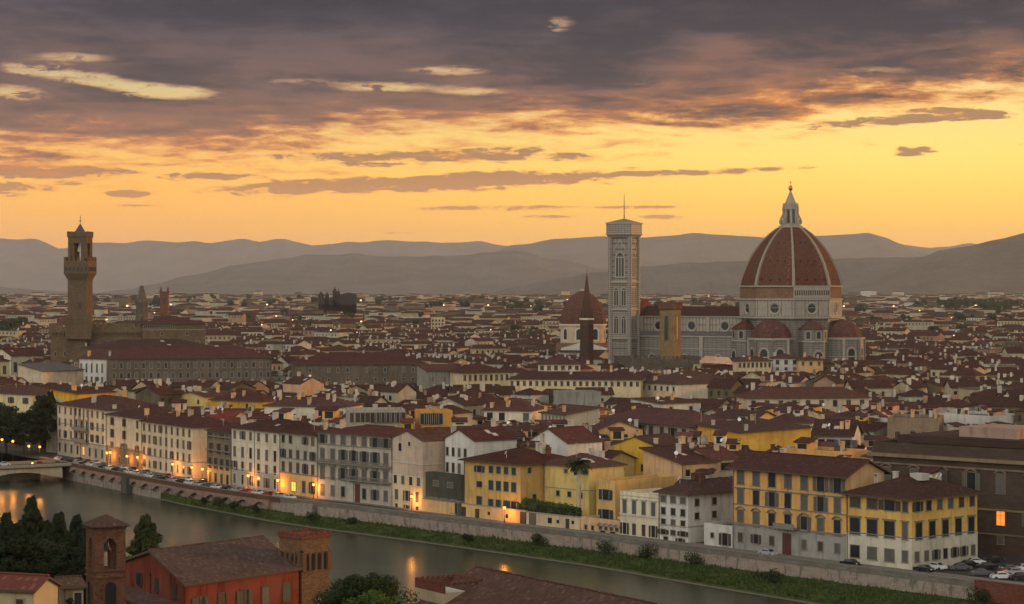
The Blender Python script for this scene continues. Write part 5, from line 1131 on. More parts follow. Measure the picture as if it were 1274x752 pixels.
while s + 8.4 < Ltot:
    p_, d_, n_ = along(s); L = 8.2
    prof2 = [(0, -.25), (L, -.25), (L, -2.0), (L - .9, -2.0)] + [(L - .9 - (L - 1.8) * i / 10, -1.9 + 1.05 * sin(pi * i / 10)) for i in range(11)] + [(.9, -2.0), (0, -2.0)]
    nf = len(prof2); mb = MB(); f3 = lambda u, k, z: (p_.x - o0.x + d_.x * u + n_.x * k, p_.y - o0.y + d_.y * u + n_.y * k, z)
    mb.mesh([f3(u, -.62, z) for u, z in prof2] + [f3(u, .9, z) for u, z in prof2], [tuple(range(nf))] + [(i, nf + i, nf + (i + 1) % nf, (i + 1) % nf) for i in range(nf)])
    for u in (0, L - .9): mb.mesh([f3(u, -.62, -2.0), f3(u + .9, -.62, -2.0), f3(u, .9, -3.2), f3(u + .9, .9, -3.2), f3(u, .9, -2.0), f3(u + .9, .9, -2.0)], [(0, 1, 3, 2), (0, 2, 4), (1, 5, 3)])
    mb.build('corbel_arch', M['quay_brick'], rw, uv=True)
    s += L + .12
for px, w_, m_ in ((160, 4.2, 'darkwall'), (383, 7.0, 'riverwall_stone')):
    q, d_ = hit(WALL, px); n_ = Vector((-d_.y, d_.x)); mb = MB(); q = q - o0
    mb.prism([(q.x + d_.x * u + n_.x * k, q.y + d_.y * u + n_.y * k) for u, k in ((-w_ / 2, -1.6), (w_ / 2, -1.6), (w_ / 2, .5), (-w_ / 2, .5))], -9, .1); mb.build('buttress', M[m_], rw, uv=True)
# bank: earth slope, grass, stone edge
BK = [(200, .05), (240, 1.0), (300, 3.2), (355, 5.5), (410, 7.5), (500, 7), (600, 7), (770, 9), (880, 12), (960, 14), (1100, 16.5), (1216, 18), (1400, 20)]
bank = []; 
for px, w_ in BK:
    q, d_ = hit(WALL, px); n_ = Vector((-d_.y, d_.x)); bank.append((q, n_, w_))
mb = MB(); ed = MB()
for (q, n_, w_), (r, m_, v_) in zip(bank, bank[1:]):
    for k in range(5):
        zz = [-2.7, -3.0, -3.4, -3.9, -4.4, -5.1]; f = [0, .25, .5, .75, .93, 1.06]
        mb.face([(q.x - n_.x * w_ * f[k + 1], q.y - n_.y * w_ * f[k + 1], zz[k + 1]), (r.x - m_.x * v_ * f[k + 1], r.y - m_.y * v_ * f[k + 1], zz[k + 1]), (r.x - m_.x * v_ * f[k], r.y - m_.y * v_ * f[k], zz[k]), (q.x - n_.x * w_ * f[k], q.y - n_.y * w_ * f[k], zz[k])])
    A = lambda c, nn, ww, k, z: (c.x - nn.x * (ww + k), c.y - nn.y * (ww + k), z)
    ed.face([A(q, n_, w_ * .97, .7, -4.62), A(r, m_, v_ * .97, .7, -4.62), A(r, m_, v_ * .97, .1, -4.42), A(q, n_, w_ * .97, .1, -4.42)])
m, nt, b = mat('bank_earth', .95); nz = noise(nt, wpos(nt), .4, 4); setc(nt, b, mixc(nt, nz.step(.35, .65), (.030, .048, .013), (.062, .078, .024)))
kind(mb.build('river_bank', m), 'structure'); kind(ed.build('bank_edge_path', M['rivstone']), 'structure')
rnd = random.Random(4); mb = MB()
for (q, n_, w_), (r, m_, v_) in zip(bank, bank[1:]):
    for _ in range(int((r - q).length * (w_ + v_) / 2 * 7)):
        t, f = rnd.random(), rnd.random() ** .9; c = q.lerp(r, t); nn = n_.lerp(m_, t); w2 = w_ + (v_ - w_) * t
        if f > .90: continue
        x, y, z = c.x - nn.x * w2 * f, c.y - nn.y * w2 * f, -2.75 - 1.6 * f; clump = sin(x * .35) * sin(y * .28 + 1) * .5 + .5
        hh = rnd.uniform(.25, .75) * (.5 + clump); a = rnd.uniform(0, pi); wd = rnd.uniform(.12, .32); lx, ly = rnd.uniform(-.3, .3), rnd.uniform(-.3, .3)
        mb.face([(x - cos(a) * wd, y - sin(a) * wd, z), (x + cos(a) * wd, y + sin(a) * wd, z), (x + lx, y + ly, z + hh)])
kind(mb.build('grass', M['grass']), 'stuff')
# the bridge
b0 = WALL[0] + dl * -22 ; nB = Vector((dl.y, -dl.x)); nB = nB if nB.x < 0 else -nB
br = thing('bridge', 'beige low-arched road bridge leaving the street at the left edge', 'bridge', (b0.x, b0.y, 0), atan2(-nB.y, -nB.x))
# local -x runs out over the river
n_ = 14
for k in range(4):
    x0 = -3 - 30 * k; x1 = x0 - 27; pts = [(x0, -.1), (x0, -3.6)] + [(x0 + (x1 - x0) * i / n_, -3.6 + 2.2 * sin(pi * i / n_)) for i in range(1, n_)] + [(x1, -3.6), (x1, -.1)]
    v = [(x, -7, z) for x, z in pts] + [(x, 7, z) for x, z in pts]; nn = len(pts)
    MB().mesh(v, [tuple(range(nn - 1, -1, -1)), tuple(range(nn, 2 * nn))] + [(i, (i + 1) % nn, nn + (i + 1) % nn, nn + i) for i in range(nn)]).build('arch', M['buff'], br, uv=True)
    MB().box(x1 - 3, x1, -8, 8, -9, -.1).build('pier', M['rivstone'], br, uv=True)
MB().box(-125, 14, -7.5, 7.5, -.1, .12).build('deck', M['asphalt'], br)
for y in (-7.3, 7.0): MB().box(-125, 0, y, y + .3, .12, 1.05).build('parapet', M['trim'], br)

# ------------------------------------------------------------------ the rest of the roofs: about 250 houses behind the riverside row
rnd = random.Random(20)
LAND = [(100, 'palace tower'), (176, 'pointed stone tower'), (235, 'long museum palace'), (350, 'red spired church'), (420, 'far twin-towered church'), (545, 'far pale tower block'), (650, 'long cream gallery'), (730, 'spired brick tower'), (777, 'marble bell tower'), (834, 'crenellated tower'), (983, 'great dome'), (1136, 'flat brown palazzo'), (1230, 'stone library')]
def blocked(poly):
    c = mark(poly); return (len(c & OCC) / max(1, len(c))), c
FILL = []
Y = 452.0
pal = ['old_cream'] * 6 + ['old_pale'] * 5 + ['old_white'] * 6 + ['white', 'cream'] + ['ochre'] + ['yellow'] + ['pink'] * 2 + ['buff'] * 3 + ['greyish'] * 3 + ['peach'] * 3 + ['lemon'] + ['drab']
tl = ['tile'] * 6 + ['tile_brown'] * 3 + ['tile_bright']
while Y < 1120:
    xx = -.25 * Y + rnd.uniform(0, 8)
    while xx < .25 * Y:
        w_ = rnd.uniform(7.5, 17); dp = rnd.uniform(8.5, 14)
        ang = [-.72, -.66, .10, -.2, .9, -.78][int((xx + 600) // 70 + (Y // 90) * 2) % 6] + rnd.uniform(-.06, .06)
        ex, ey = Vector((cos(ang), sin(ang))), Vector((-sin(ang), cos(ang))); a = Vector((xx, Y + rnd.uniform(-4, 4)))
        poly = [tuple(a), tuple(a + ex * w_), tuple(a + ex * w_ + ey * dp), tuple(a + ey * dp)]
        if all(wall_off(Vector(q)) > 27 for q in poly):
            fr, cells = blocked(poly)
            if fr < .16:
                OCC.update(cells); FILL.append((a, a + ex * w_, dp, ang))
                xx += w_ * abs(cos(ang)) * .8
        xx += 3.0
    Y += 7.0
COLN = {'old_cream': 'cream', 'old_pale': 'pale', 'old_white': 'white', 'cream': 'cream', 'pale': 'pale', 'white': 'white', 'ochre': 'ochre', 'yellow': 'yellow', 'pink': 'pinkish', 'buff': 'buff', 'greyish': 'grey', 'peach': 'peach', 'lemon': 'lemon', 'drab': 'drab'}
FILL.sort(key=lambda f: f[0].y)
info = []
def clear_height(a, b, dp, ang, h):
    ey = Vector((-sin(ang), cos(ang))); cs = [a, b, a + ey * dp, b + ey * dp]; xs = [proj((q.x, q.y, h))[0] for q in cs]; y0 = min(q.y for q in cs); ym = sum(q.y for q in cs) / 4
    for (x0, x1, yk, yy) in KEEP:
        if y0 < yy and max(xs) > x0 and min(xs) < x1: h = min(h, zat(yk, ym) - 2.6)
    return h
for i, (a, b, dp, ang) in enumerate(FILL):
    h = rnd.gauss(14.0, 3.0); h = max(8.5, min(19.0, h))
    if a.y > 950: h = min(20, h + 1.5)
    h = clear_height(a, b, dp, ang, h)
    if h < 5: continue
    c = (a + b) / 2; sx, sy = proj((c.x, c.y, h))
    info.append((i, a, b, dp, h, sx, sy, ang))
# rows of rooftops counted upwards from the river, houses in a row from the left
vis = [q for q in info if -14 < q[5] < 1288 and q[6] < 760]
vis.sort(key=lambda q: -q[6]); REST = vis[262:]; vis = vis[:262]; NROW = 14; per = math.ceil(len(vis) / NROW)
for r in range(NROW):
    row = sorted(vis[r * per:(r + 1) * per], key=lambda q: q[5])
    for k, (i, a, b, dp, h, sx, sy, ang) in enumerate(row):
        wc = rnd.choice(pal); tt = rnd.choice(tl); w_ = (b - a).length
        rf = rnd.choice(['hip', 'hip', 'gable', 'gable', 'gablex', 'shed'] + (['flat'] if rnd.random() < .5 else []))
        nch = rnd.choice([0, 1, 1, 2, 2, 3, 4]) if a.y < 900 else rnd.choice([1, 2, 3]); nd = rnd.choice([0, 0, 0, 1, 1, 2])
        lm = min(LAND, key=lambda q: abs(q[0] - sx)); dx = sx - lm[0]
        where = 'straight below the' if abs(dx) < 14 else ('right of the' if dx > 0 else 'left of the')
        rn = {'hip': 'hipped', 'gable': 'ridged', 'gablex': 'gabled', 'shed': 'one-slope', 'flat': 'flat'}[rf]
        lab = f"{COLN[wc]} house with {rn} roof, {ORD[k + 1]} from left in the {ORD[r + 1]} rooftop row above the river"
        n1_ = max(2, int(w_ / 3.2)); n2_ = max(2, int(dp / 3.4)); st_ = rnd.choice(['g', 'g', ['g', 'B'], ['N', 'g'], ['G', 'g'], 'B'])
        ww = rnd.choice([1.0, 1.1, 1.3]); hh = rnd.choice([1.5, 1.8, 2.0])
        wins = [(0, n1_, rnd.uniform(.8, 1.4), ww, hh, st_)]
        if a.y < 950: wins.append((0, n1_, 4.4, ww, hh, st_))
        wins += [(1 if sin((b - a).angle_signed(Vector((1, 0)))) > 0 else 3, n2_, 1.2, ww, hh, st_)]
        if a.y > 900 or rnd.random() < .25: wins = wins[:1]
        rs = rnd.uniform(1.8, 3.4) if rf != 'shed' else rnd.uniform(1.4, 2.6)
        house(lab, a, b, dp, h, rf, rs, wc, tt, group='houses of the old town', wins=wins, chim=nch, dormers=nd if w_ > 10 else 0, seed=i, reserve=False, full=False, ov=rnd.uniform(.4, .9), trim=rnd.choice(['trim', 'trim_pale', 'trim_grey']))

# ------------------------------------------------------------------ far town: thousands of roofs out to the hills
rnd = random.Random(77); mb = MB(); far_m = ['old_cream', 'old_pale', 'old_white', 'buff', 'far_rose', 'greyish', 'tile', 'tile_brown', 'slate', 'glass', 'drab']
def far_house(x, yy, a, w_, d_, h_, Y):
    ca, sa = cos(a), sin(a); g = gz(yy); W = lambda u, v, z: (x + u * ca - v * sa, yy + u * sa + v * ca, g + z)
    c = [(0, 0), (w_, 0), (w_, d_), (0, d_)]; wm = rnd.choice([0, 1, 2, 3, 3, 3, 4, 4, 5, 5, 5, 10, 10, 10]); rm = rnd.choice([6, 6, 6, 7, 7, 8] if Y < 2600 else [6, 6, 7, 7, 8])
    for k in range(4):
        p, q = c[k], c[(k + 1) % 4]; mb.face([W(*p, -1), W(*q, -1), W(*q, h_), W(*p, h_)], wm)
    rs = rnd.uniform(1.6, 3.4) if rm != 8 else .3; o = .5; ty = rnd.random()
    if rm in (1, 5, 8) or ty < .1: mb.face([W(-o, -o, h_), W(w_ + o, -o, h_), W(w_ + o, d_ + o, h_ + rs * .4), W(-o, d_ + o, h_ + rs * .4)], rm)
    elif ty < .55:
        mb.face([W(-o, -o, h_), W(w_ + o, -o, h_), W(w_ + o, d_ / 2, h_ + rs), W(-o, d_ / 2, h_ + rs)], rm); mb.face([W(w_ + o, d_ + o, h_), W(-o, d_ + o, h_), W(-o, d_ / 2, h_ + rs), W(w_ + o, d_ / 2, h_ + rs)], rm)
        mb.face([W(0, 0, h_), W(0, d_ / 2, h_ + rs - .1), W(0, d_, h_)], wm); mb.face([W(w_, 0, h_), W(w_, d_, h_), W(w_, d_ / 2, h_ + rs - .1)], wm)
    else:
        k_ = min(w_, d_) / 2; e = [W(-o, -o, h_), W(w_ + o, -o, h_), W(w_ + o, d_ + o, h_), W(-o, d_ + o, h_)]
        A_, B_ = (W(k_, d_ / 2, h_ + rs), W(w_ - k_, d_ / 2, h_ + rs)) if w_ >= d_ else (W(w_ / 2, k_, h_ + rs), W(w_ / 2, d_ - k_, h_ + rs))
        if w_ >= d_: fs = [[e[0], e[1], B_, A_], [e[1], e[2], B_], [e[2], e[3], A_, B_], [e[3], e[0], A_]]
        else: fs = [[e[0], e[1], A_], [e[1], e[2], B_, A_], [e[2], e[3], B_], [e[3], e[0], A_, B_]]
        for f in fs: mb.face(f, rm)
    if Y < 2300:
        for _ in range(rnd.randint(0, 3)):
            u, v, s_ = rnd.uniform(1, w_ - 1), rnd.uniform(1, d_ - 1), rnd.uniform(.3, .7); hh = h_ + rs * .5; z1 = hh + rnd.uniform(1.2, 2.6); mm = rnd.choice([1, 2, 2, 4])
            for (u0, v0), (u1, v1) in (((-s_, -s_), (s_, -s_)), ((s_, -s_), (s_, s_)), ((-s_, s_), (-s_, -s_))): mb.face([W(u + u0, v + v0, hh - 1), W(u + u1, v + v1, hh - 1), W(u + u1, v + v1, z1), W(u + u0, v + v0, z1)], mm)
            mb.face([W(u - s_, v - s_, z1), W(u + s_, v - s_, z1), W(u + s_, v + s_, z1), W(u - s_, v + s_, z1)], mm)
    if Y < 3000:
        for i in range(int(w_ / 3.4)):
            u = 1.6 + i * 3.4
            if u < w_ - 1: mb.face([W(u - .6, -.06, h_ - 3), W(u + .6, -.06, h_ - 3), W(u + .6, -.06, h_ - 1.2), W(u - .6, -.06, h_ - 1.2)], 9)

for (i, a, b, dp, h, sx, sy, ang) in REST: far_house(a.x, a.y, ang, (b - a).length, dp, h, a.y)
Y = 1100.0; cnt = 0
while Y < 7300:
    gap = 9.5 + (Y - 1100) * .020
    x = -.26 * Y - 20
    while x < .26 * Y + 20:
        w_ = rnd.uniform(9, 26) * (1 + (Y - 1100) / 5200); d_ = rnd.uniform(10, 16); h_ = max(7, rnd.gauss(13.5, 2.2)) if Y < 2400 else max(6, rnd.gauss(11, 2.6))
        if Y > 1900 and rnd.random() < .012: h_ += rnd.uniform(5, 11)
        if rnd.random() < (.86 if Y < 2300 else .62):
            yy = Y + rnd.uniform(-5, 5); a = rnd.choice([-.7, -.6, .1, .2, -.2, .8]) + rnd.uniform(-.08, .08)
            ok = (int((x + w_ / 2) // 2), int((yy + 4) // 2)) not in OCC and (int(x // 2), int(yy // 2)) not in OCC and (int((x + w_ * .7) // 2), int((yy + 8) // 2)) not in OCC
            if yy < 1112 or (yy < 1150 and -300 < x < -150 and False): ok = False
            if ok:
                far_house(x, yy, a, w_, d_, h_, Y)
                cnt += 1
        x += w_ * rnd.uniform(.55, 1.0) + rnd.uniform(0, 3) + (Y - 1100) * .0035
    Y += gap
print('far houses', cnt)
kind(mb.build('distant_town', [M[k] for k in far_m], uv=True), 'stuff')
# lights and trees out on the plain
rnd = random.Random(5); mb = MB()
for _ in range(55):
    y = rnd.choice([1, 1, 1.6, 2.6]) * rnd.uniform(1500, 2400); x = rnd.uniform(-.24, .24) * y; z = gz(y) + rnd.uniform(11, 20); s_ = .55 * y / 2000 * rnd.uniform(.6, 1.5); mb.box(x - s_, x + s_, y - s_, y + s_, z, z + 1.6 * s_)
kind(mb.build('distant_lights', M['far_lamp']), 'stuff')
def ico(mb, c, r, rnd, m=0, fl=1.0):
    t_ = (1 + sqrt(5)) / 2
    v = [Vector(q).normalized() for q in ((-1, t_, 0), (1, t_, 0), (-1, -t_, 0), (1, -t_, 0), (0, -1, t_), (0, 1, t_), (0, -1, -t_), (0, 1, -t_), (t_, 0, -1), (t_, 0, 1), (-t_, 0, -1), (-t_, 0, 1))]
    f = [(0, 11, 5), (0, 5, 1), (0, 1, 7), (0, 7, 10), (0, 10, 11), (1, 5, 9), (5, 11, 4), (11, 10, 2), (10, 7, 6), (7, 1, 8), (3, 9, 4), (3, 4, 2), (3, 2, 6), (3, 6, 8), (3, 8, 9), (4, 9, 5), (2, 4, 11), (6, 2, 10), (8, 6, 7), (9, 8, 1)]
    mb.mesh([(c[0] + q.x * r * rnd.uniform(.7, 1.2), c[1] + q.y * r * rnd.uniform(.7, 1.2), c[2] + q.z * r * fl * rnd.uniform(.7, 1.2)) for q in v], f, m)
mb = MB()
def grove(px0, px1, y0, y1, n, r0, r1):
    for _ in range(n):
        y = rnd.uniform(y0, y1); x = (rnd.uniform(px0, px1) - CX) / FPX * y; r = rnd.uniform(r0, r1)
        for _ in range(5): ico(mb, (x + rnd.uniform(-r, r) * .8, y + rnd.uniform(-r, r) * .6, gz(y) + 13 + rnd.uniform(0, r)), r * rnd.uniform(.4, .7), rnd)
grove(-20, 22, 1900, 2300, 26, 5, 9); grove(590, 700, 1800, 2200, 8, 3, 5); grove(200, 560, 2300, 3200, 9, 4, 6); grove(1170, 1290, 3600, 4300, 26, 6, 12); grove(1010, 1290, 1800, 2900, 12, 4, 7); grove(640, 1280, 3300, 4600, 60, 6, 10); grove(0, 640, 3800, 5600, 50, 6, 10)
kind(mb.build('distant_trees', M['leaf_dark']), 'stuff')
# ------------------------------------------------------------------ trees
def leaves(mb, c, rad, n, size, rnd, shell=.45):
    """leaf-sized faces through an uneven ellipsoid"""
    for _ in range(n):
        u = Vector((rnd.gauss(0, 1), rnd.gauss(0, 1), rnd.gauss(0, 1))).normalized(); k = rnd.uniform(shell, 1) ** .6
        p = Vector((c[0] + u.x * rad[0] * k, c[1] + u.y * rad[1] * k, c[2] + u.z * rad[2] * k))
        n_ = (u + Vector((rnd.uniform(-.8, .8), rnd.uniform(-.8, .8), rnd.uniform(-.3, .9)))).normalized(); a = n_.orthogonal().normalized(); b = n_.cross(a); t_ = rnd.uniform(0, pi)
        a, b = a * cos(t_) + b * sin(t_), b * cos(t_) - a * sin(t_); s = size * rnd.uniform(.6, 1.3)
        mb.face([p - a * s - b * s * .4, p + a * s * .2 - b * s * .7, p + a * s + b * s * .1, p + b * s * .7])
def tree(label, loc, h, r, form='round', m_='leaf', n=3600, size=.32, seed=0, name='tree', catg='tree', group=None, lo=.2):
    rnd = random.Random(seed); t = thing(name, label, catg, loc, 0, group)
    tr = MB(); pts = [Vector((0, 0, -1))]
    th = h * (.85 if form in ('cypress', 'pine') else .6)
    for i in range(1, 6): pts.append(Vector((rnd.uniform(-.12, .12) * r * i / 5, rnd.uniform(-.12, .12) * r * i / 5, th * i / 5)))
    r0 = max(.14, h * .025)
    for i in range(5): tr.tube(pts[i], pts[i + 1], r0 * (1 - i * .17), r0 * (1 - (i + 1) * .17), 7, 0, False)
    mb = MB(); clumps = []
    if form == 'cypress':
        for i in range(90): u = i / 89; z = h * (.06 + .92 * u); w_ = r * min(1, 1.2 * (1 - u * .97) ** .62); a = i * 2.4 + rnd.uniform(-.5, .5); k = rnd.uniform(.35, .78); clumps.append(((cos(a) * w_ * k, sin(a) * w_ * k, z), (max(.5, w_ * .36), max(.5, w_ * .36), h * .05)))
    else:
        nc = 64 if form == 'round' else 40
        for i in range(nc):
            a = rnd.uniform(0, 2 * pi); k = rnd.random() ** .5; z = h * (lo + .08 + (.94 - lo) * rnd.random()); wz = sqrt(max(.12, 1 - ((z - h * (1 + lo) / 2) / (h * (1 - lo) * .52)) ** 2)); d_ = r * k * .78 * wz
            s_ = r * rnd.uniform(.15, .31); c = (cos(a) * d_, sin(a) * d_, min(z, h - s_ * .7)); clumps.append((c, (s_, s_, s_ * .75)))
            if i < 9: q = pts[2 + i % 3]; tr.tube(q, c, r0 * .42, r0 * .1, 5, 0, False)
    tr.build('trunk', M['bark'], t)
    for c, rad in clumps: leaves(mb, c, rad, max(30, int(n * 1.7) // len(clumps)), size * .66, rnd, .3)
    mb.build('crown', M[m_], t)
    return t
G = lambda px, y: ((px - CX) * y / FPX, y)
TG = 'trees on the near bank'
tree('tall pointed dark cypress standing out above the near-bank trees', (*G(39, 395), -1.5), zat(620, 395) + 1.5, 4.2, 'cypress', 'leaf_dark', 15000, .36, 1, 'cypress_tree', 'tree', TG)
tree('dark conifer at the left edge of the near-bank grove', (*G(8, 392), -1.5), zat(640, 392) + 1.5, 4.6, 'cypress', 'leaf_dark', 11000, .34, 2, group=TG)
tree('broad dark conifer between the tall cypress and the brick belfry', (*G(73, 385), -1.5), zat(640, 385) + 1.5, 4.6, 'cypress', 'leaf_dark', 13000, .34, 3, group=TG)
tree('dark pointed tree just left of the brick belfry', (*G(95, 372), -1.5), zat(643, 372) + 1.5, 4.8, 'cypress', 'leaf_dark', 11000, .30, 4, group=TG)
tree('low dark tree filling the grove in front of the cypress', (*G(48, 345), 0), zat(672, 345), 6.2, 'round', 'leaf_dark', 12000, .34, 5, group=TG)
tree('low green tree at the grove corner above the small tiled house', (*G(92, 335), 0), zat(682, 335), 5.2, 'round', 'leaf_dark', 11000, .32, 6, group=TG)
tree('broad green conical tree showing behind the brick belfry by the river', (*G(181, 365), -1), zat(643, 365) + 1, 5.6, 'cypress', 'leaf', 17000, .30, 7, group=TG)
tree('short dark conifer between the left-edge conifer and the tall cypress', (*G(23, 390), -1.5), zat(652, 390) + 1.5, 4.6, 'cypress', 'leaf_dark', 12000, .34, 21, group=TG)
tree('short dark conifer just right of the tall cypress', (*G(56, 388), -1.5), zat(650, 388) + 1.5, 4.4, 'cypress', 'leaf_dark', 12000, .34, 22, group=TG)
tree('dark shrubby tree at the far left behind the tiled house', (*G(15, 340), 0), zat(668, 340), 5.6, 'round', 'leaf_dark', 11000, .34, 8, group=TG)
tree('large rounded dark green tree at the bottom right of the crenellated brick tower', (*G(455, 255), 4), zat(716, 255) - 4, 6.4, 'round', 'leaf', 22000, .19, 9, group=TG, lo=.5)
tree('smaller bright green tree in front of the large rounded tree', (*G(462, 215), 8), zat(735, 215) - 8, 3.6, 'round', 'leaf_fresh', 10000, .14, 10, group=TG, lo=.55)
tree('dark conical shrub beside the little brown house under the belfry', (*G(87, 262), 5), zat(744, 262) - 5, 1.6, 'round', 'leaf_dark', 1600, .2, 12, group=TG)
SG = 'trees by the bridge'
for k, (px, y, top, r, f, lab) in enumerate([(8, 735, 505, 8, 'round', 'dark tree at the left edge behind the bridge lamps'), (30, 725, 513, 7, 'round', 'broad dark tree above the bridge between two lamps'), (52, 735, 492, 6.5, 'round', 'tallest dark tree beside the cream corner palazzo'), (63, 745, 488, 5.0, 'cypress', 'narrow dark cypress touching the cream corner palazzo'), (-8, 760, 500, 8, 'round', 'dark tree cut by the left edge above the bridge')]):
    tree(lab, (*G(px, y), 0), zat(top, y), r, f, 'leaf_dark', 7000, .45, 30 + k, group=SG)
# palm beside the yellow palazzo
q, d_ = hit(FAC, 701); n_ = Vector((-d_.y, d_.x)); q = q + n_ * 5; zt = zat(578, q.y)
t = thing('palm_tree', 'tall palm with drooping dark fronds beside the yellow palazzo', 'palm', (q.x, q.y, 0)); mb = MB()
for i in range(8): mb.tube((0, 0, zt * i / 8), (0, 0, zt * (i + 1) / 8), .75 - .02 * i, .62 - .02 * i, 9, 0, False)
mb.build('trunk', M['buff'], t); mb = MB(); rnd = random.Random(3)
for i in range(46):
    a = rnd.uniform(0, 2 * pi); el = rnd.uniform(-.5, 1.1); L = rnd.uniform(2.6, 3.6); pv = Vector((0, 0, zt)); dv = Vector((cos(a) * cos(el), sin(a) * cos(el), sin(el))); side = Vector((-sin(a), cos(a), 0))
    for s in range(6):
        nv_ = pv + dv * L / 6; w0, w1 = .42 * (1 - abs(s - 2) / 5), .42 * (1 - abs(s - 1) / 5)
        for sg in (-1, 1): mb.face([pv, pv + side * sg * w0 + Vector((0, 0, -.25)), nv_ + side * sg * w1 + Vector((0, 0, -.25)), nv_])
        pv = nv_; dv = (dv + Vector((0, 0, -.28))).normalized()
mb.build('fronds', M['leaf_dark'], t)
# hedge on the garden terrace
(a, d_), (b, _) = hit(FAC, 634), hit(FAC, 707); n_ = Vector((-d_.y, d_.x)); t = thing('hedge', 'long dense dark green hedge above the lamplit garden wall', 'hedge', (a.x, a.y, 0)); rnd = random.Random(8); mb = MB(); L = (b - a).length
for i in range(34):
    u = L * (i + .5) / 34; k = 3 + rnd.uniform(-.4, .4); leaves(mb, ((d_ * u + n_ * k).x, (d_ * u + n_ * k).y, 4.0 + rnd.uniform(-.3, .5) - .9 * (i / 34)), (1.5, 2.0, 1.8), 210, .22, rnd, .6)
mb.build('foliage', M['leaf_fresh'], t); mb = MB()
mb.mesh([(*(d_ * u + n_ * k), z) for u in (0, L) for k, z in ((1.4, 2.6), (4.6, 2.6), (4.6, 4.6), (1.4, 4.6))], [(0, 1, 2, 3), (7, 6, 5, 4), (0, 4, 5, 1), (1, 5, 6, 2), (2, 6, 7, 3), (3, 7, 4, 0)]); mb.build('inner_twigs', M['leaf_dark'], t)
MB().mesh([(*(d_ * u + n_ * k), z) for u in (0, L) for k, z in ((.4, 0), (5.5, 0), (5.5, 2.7), (.4, 2.7))], [(0, 1, 2, 3), (7, 6, 5, 4), (0, 4, 5, 1), (1, 5, 6, 2), (2, 6, 7, 3), (3, 7, 4, 0)]).build('planter', M['peach'], t)
# shrubs along the river bank and on the wall
rnd = random.Random(14)
SH = [(258, 1.6, 1.3, 'small dark bush at the left tip of the grassy bank'), (285, 2.8, 2.6, 'dark bush against the corbelled wall'), (305, 3.2, 2.0, 'low bush below the off-white palazzo'), (330, 3.5, 1.8, 'scrubby bush near the stone buttress'), (408, 5.0, 2.4, 'bush beside the stone buttress below the red doorway'), (450, 3.0, 1.8, 'round bush below the broad grey palazzo'), (600, 4.5, 1.6, 'small bush on the bank below the yellow palazzo'), (676, 1.0, 2.6, 'bush hanging on the wall below the hedge'),
      (759, .8, 3.2, 'dark creeper bush against the wall below the neoclassical house'), (812, .8, 3.4, 'tall dark creeper bush below the four-floor white house'), (868, 1.0, 2.8, 'dark bush against the wall below the white box house'), (972, 5.0, 1.8, 'round brownish bush left of centre below the ochre palazzo'), (985, 5.5, 2.6, 'brown bush below the ochre palazzo door'), (953, 4.0, 1.2, 'tiny bush left of the brown bush pair'), (1225, 1.5, 3.0, 'dark bushes under the red brick parapet')]
for k, (px, off, s_, lab) in enumerate(SH):
    q, d_ = hit(WALL, px); n_ = Vector((-d_.y, d_.x)); q = q - n_ * off; w_ = max(.3, 8); z = -2.8 - 1.5 * min(1, off / 12)
    if off < 1.1: z = -3.0
    t = thing('shrub', lab + ' on the river bank', 'shrub', (q.x, q.y, z), 0, 'shrubs along the river'); st_ = MB(); mb = MB()
    for i in range(5):
        a = rnd.uniform(0, 2 * pi); c = (cos(a) * s_ * .4, sin(a) * s_ * .4, s_ * rnd.uniform(.3, .75)); st_.tube((0, 0, -.3), c, .06, .03, 5, 0, False); leaves(mb, c, (s_ * .5, s_ * .5, s_ * .4), 130, .18, rnd)
    st_.build('stem', M['bark'], t); mb.build('crown', M['leaf' if k % 3 else 'leaf_dark'], t)

# ------------------------------------------------------------------ foreground: red building, towers, tiled roofs on the near bank
def flat2(v): return (v[0], v[1])
zE = 15.8
Cc = at(231.2, 726.8, (H - zE) * FPX / (726.8 - HZ)); Ee = at(371.6, 706.7, (H - zE) * FPX / (706.7 - HZ)); Ll = at(147.4, 700, (H - zE) * FPX / (700 - HZ)); Bb = Ll + (Ee - Cc)
red = house('red-washed building with a big brown tiled gable roof between two brick towers', flat2(Ll), flat2(Cc), 0, zE, 'gablex', 3.15, 'redwash', 'tile_near', name='red_building', cat='building', full=True, chim=0, ov=.45, back=(flat2(Ee), flat2(Bb)), z0=0, thick=.3, trim='wood',
    wins=[(0, 3, -1.0 + 1.6, 1.1, 1.7, 'G', (.2, .98)), (1, 5, 1.0 + 1.0, 1.3, 2.4, ['G', 'g', 'G', 'N', 'G'], (.02, .98)), (0, 4, 5.2, 1.1, 2.4, 'g', (.02, .8)), (1, 5, 6.2, 1.3, 2.4, 'g', (.02, .98))])
# lean-to roof along its gable
dv = (Cc - Ll).to_2d().normalized(); nv_ = Vector((dv.y, -dv.x)); a = Ll.to_2d() - dv * 2.0 + nv_ * 2.6; b = Cc.to_2d() - dv * 1.5 + nv_ * 2.6
house('low red lean-to wing with a narrow brown tiled roof under the red gable', a, b, 2.55, 12.1, 'shed', .9, 'redwash', 'tile_near', name='lean_to_wing', cat='building', full=True, chim=0, ov=.35, z0=0, wins=[(0, 4, .9, .9, 2.2, 'g', (.02, .75))])
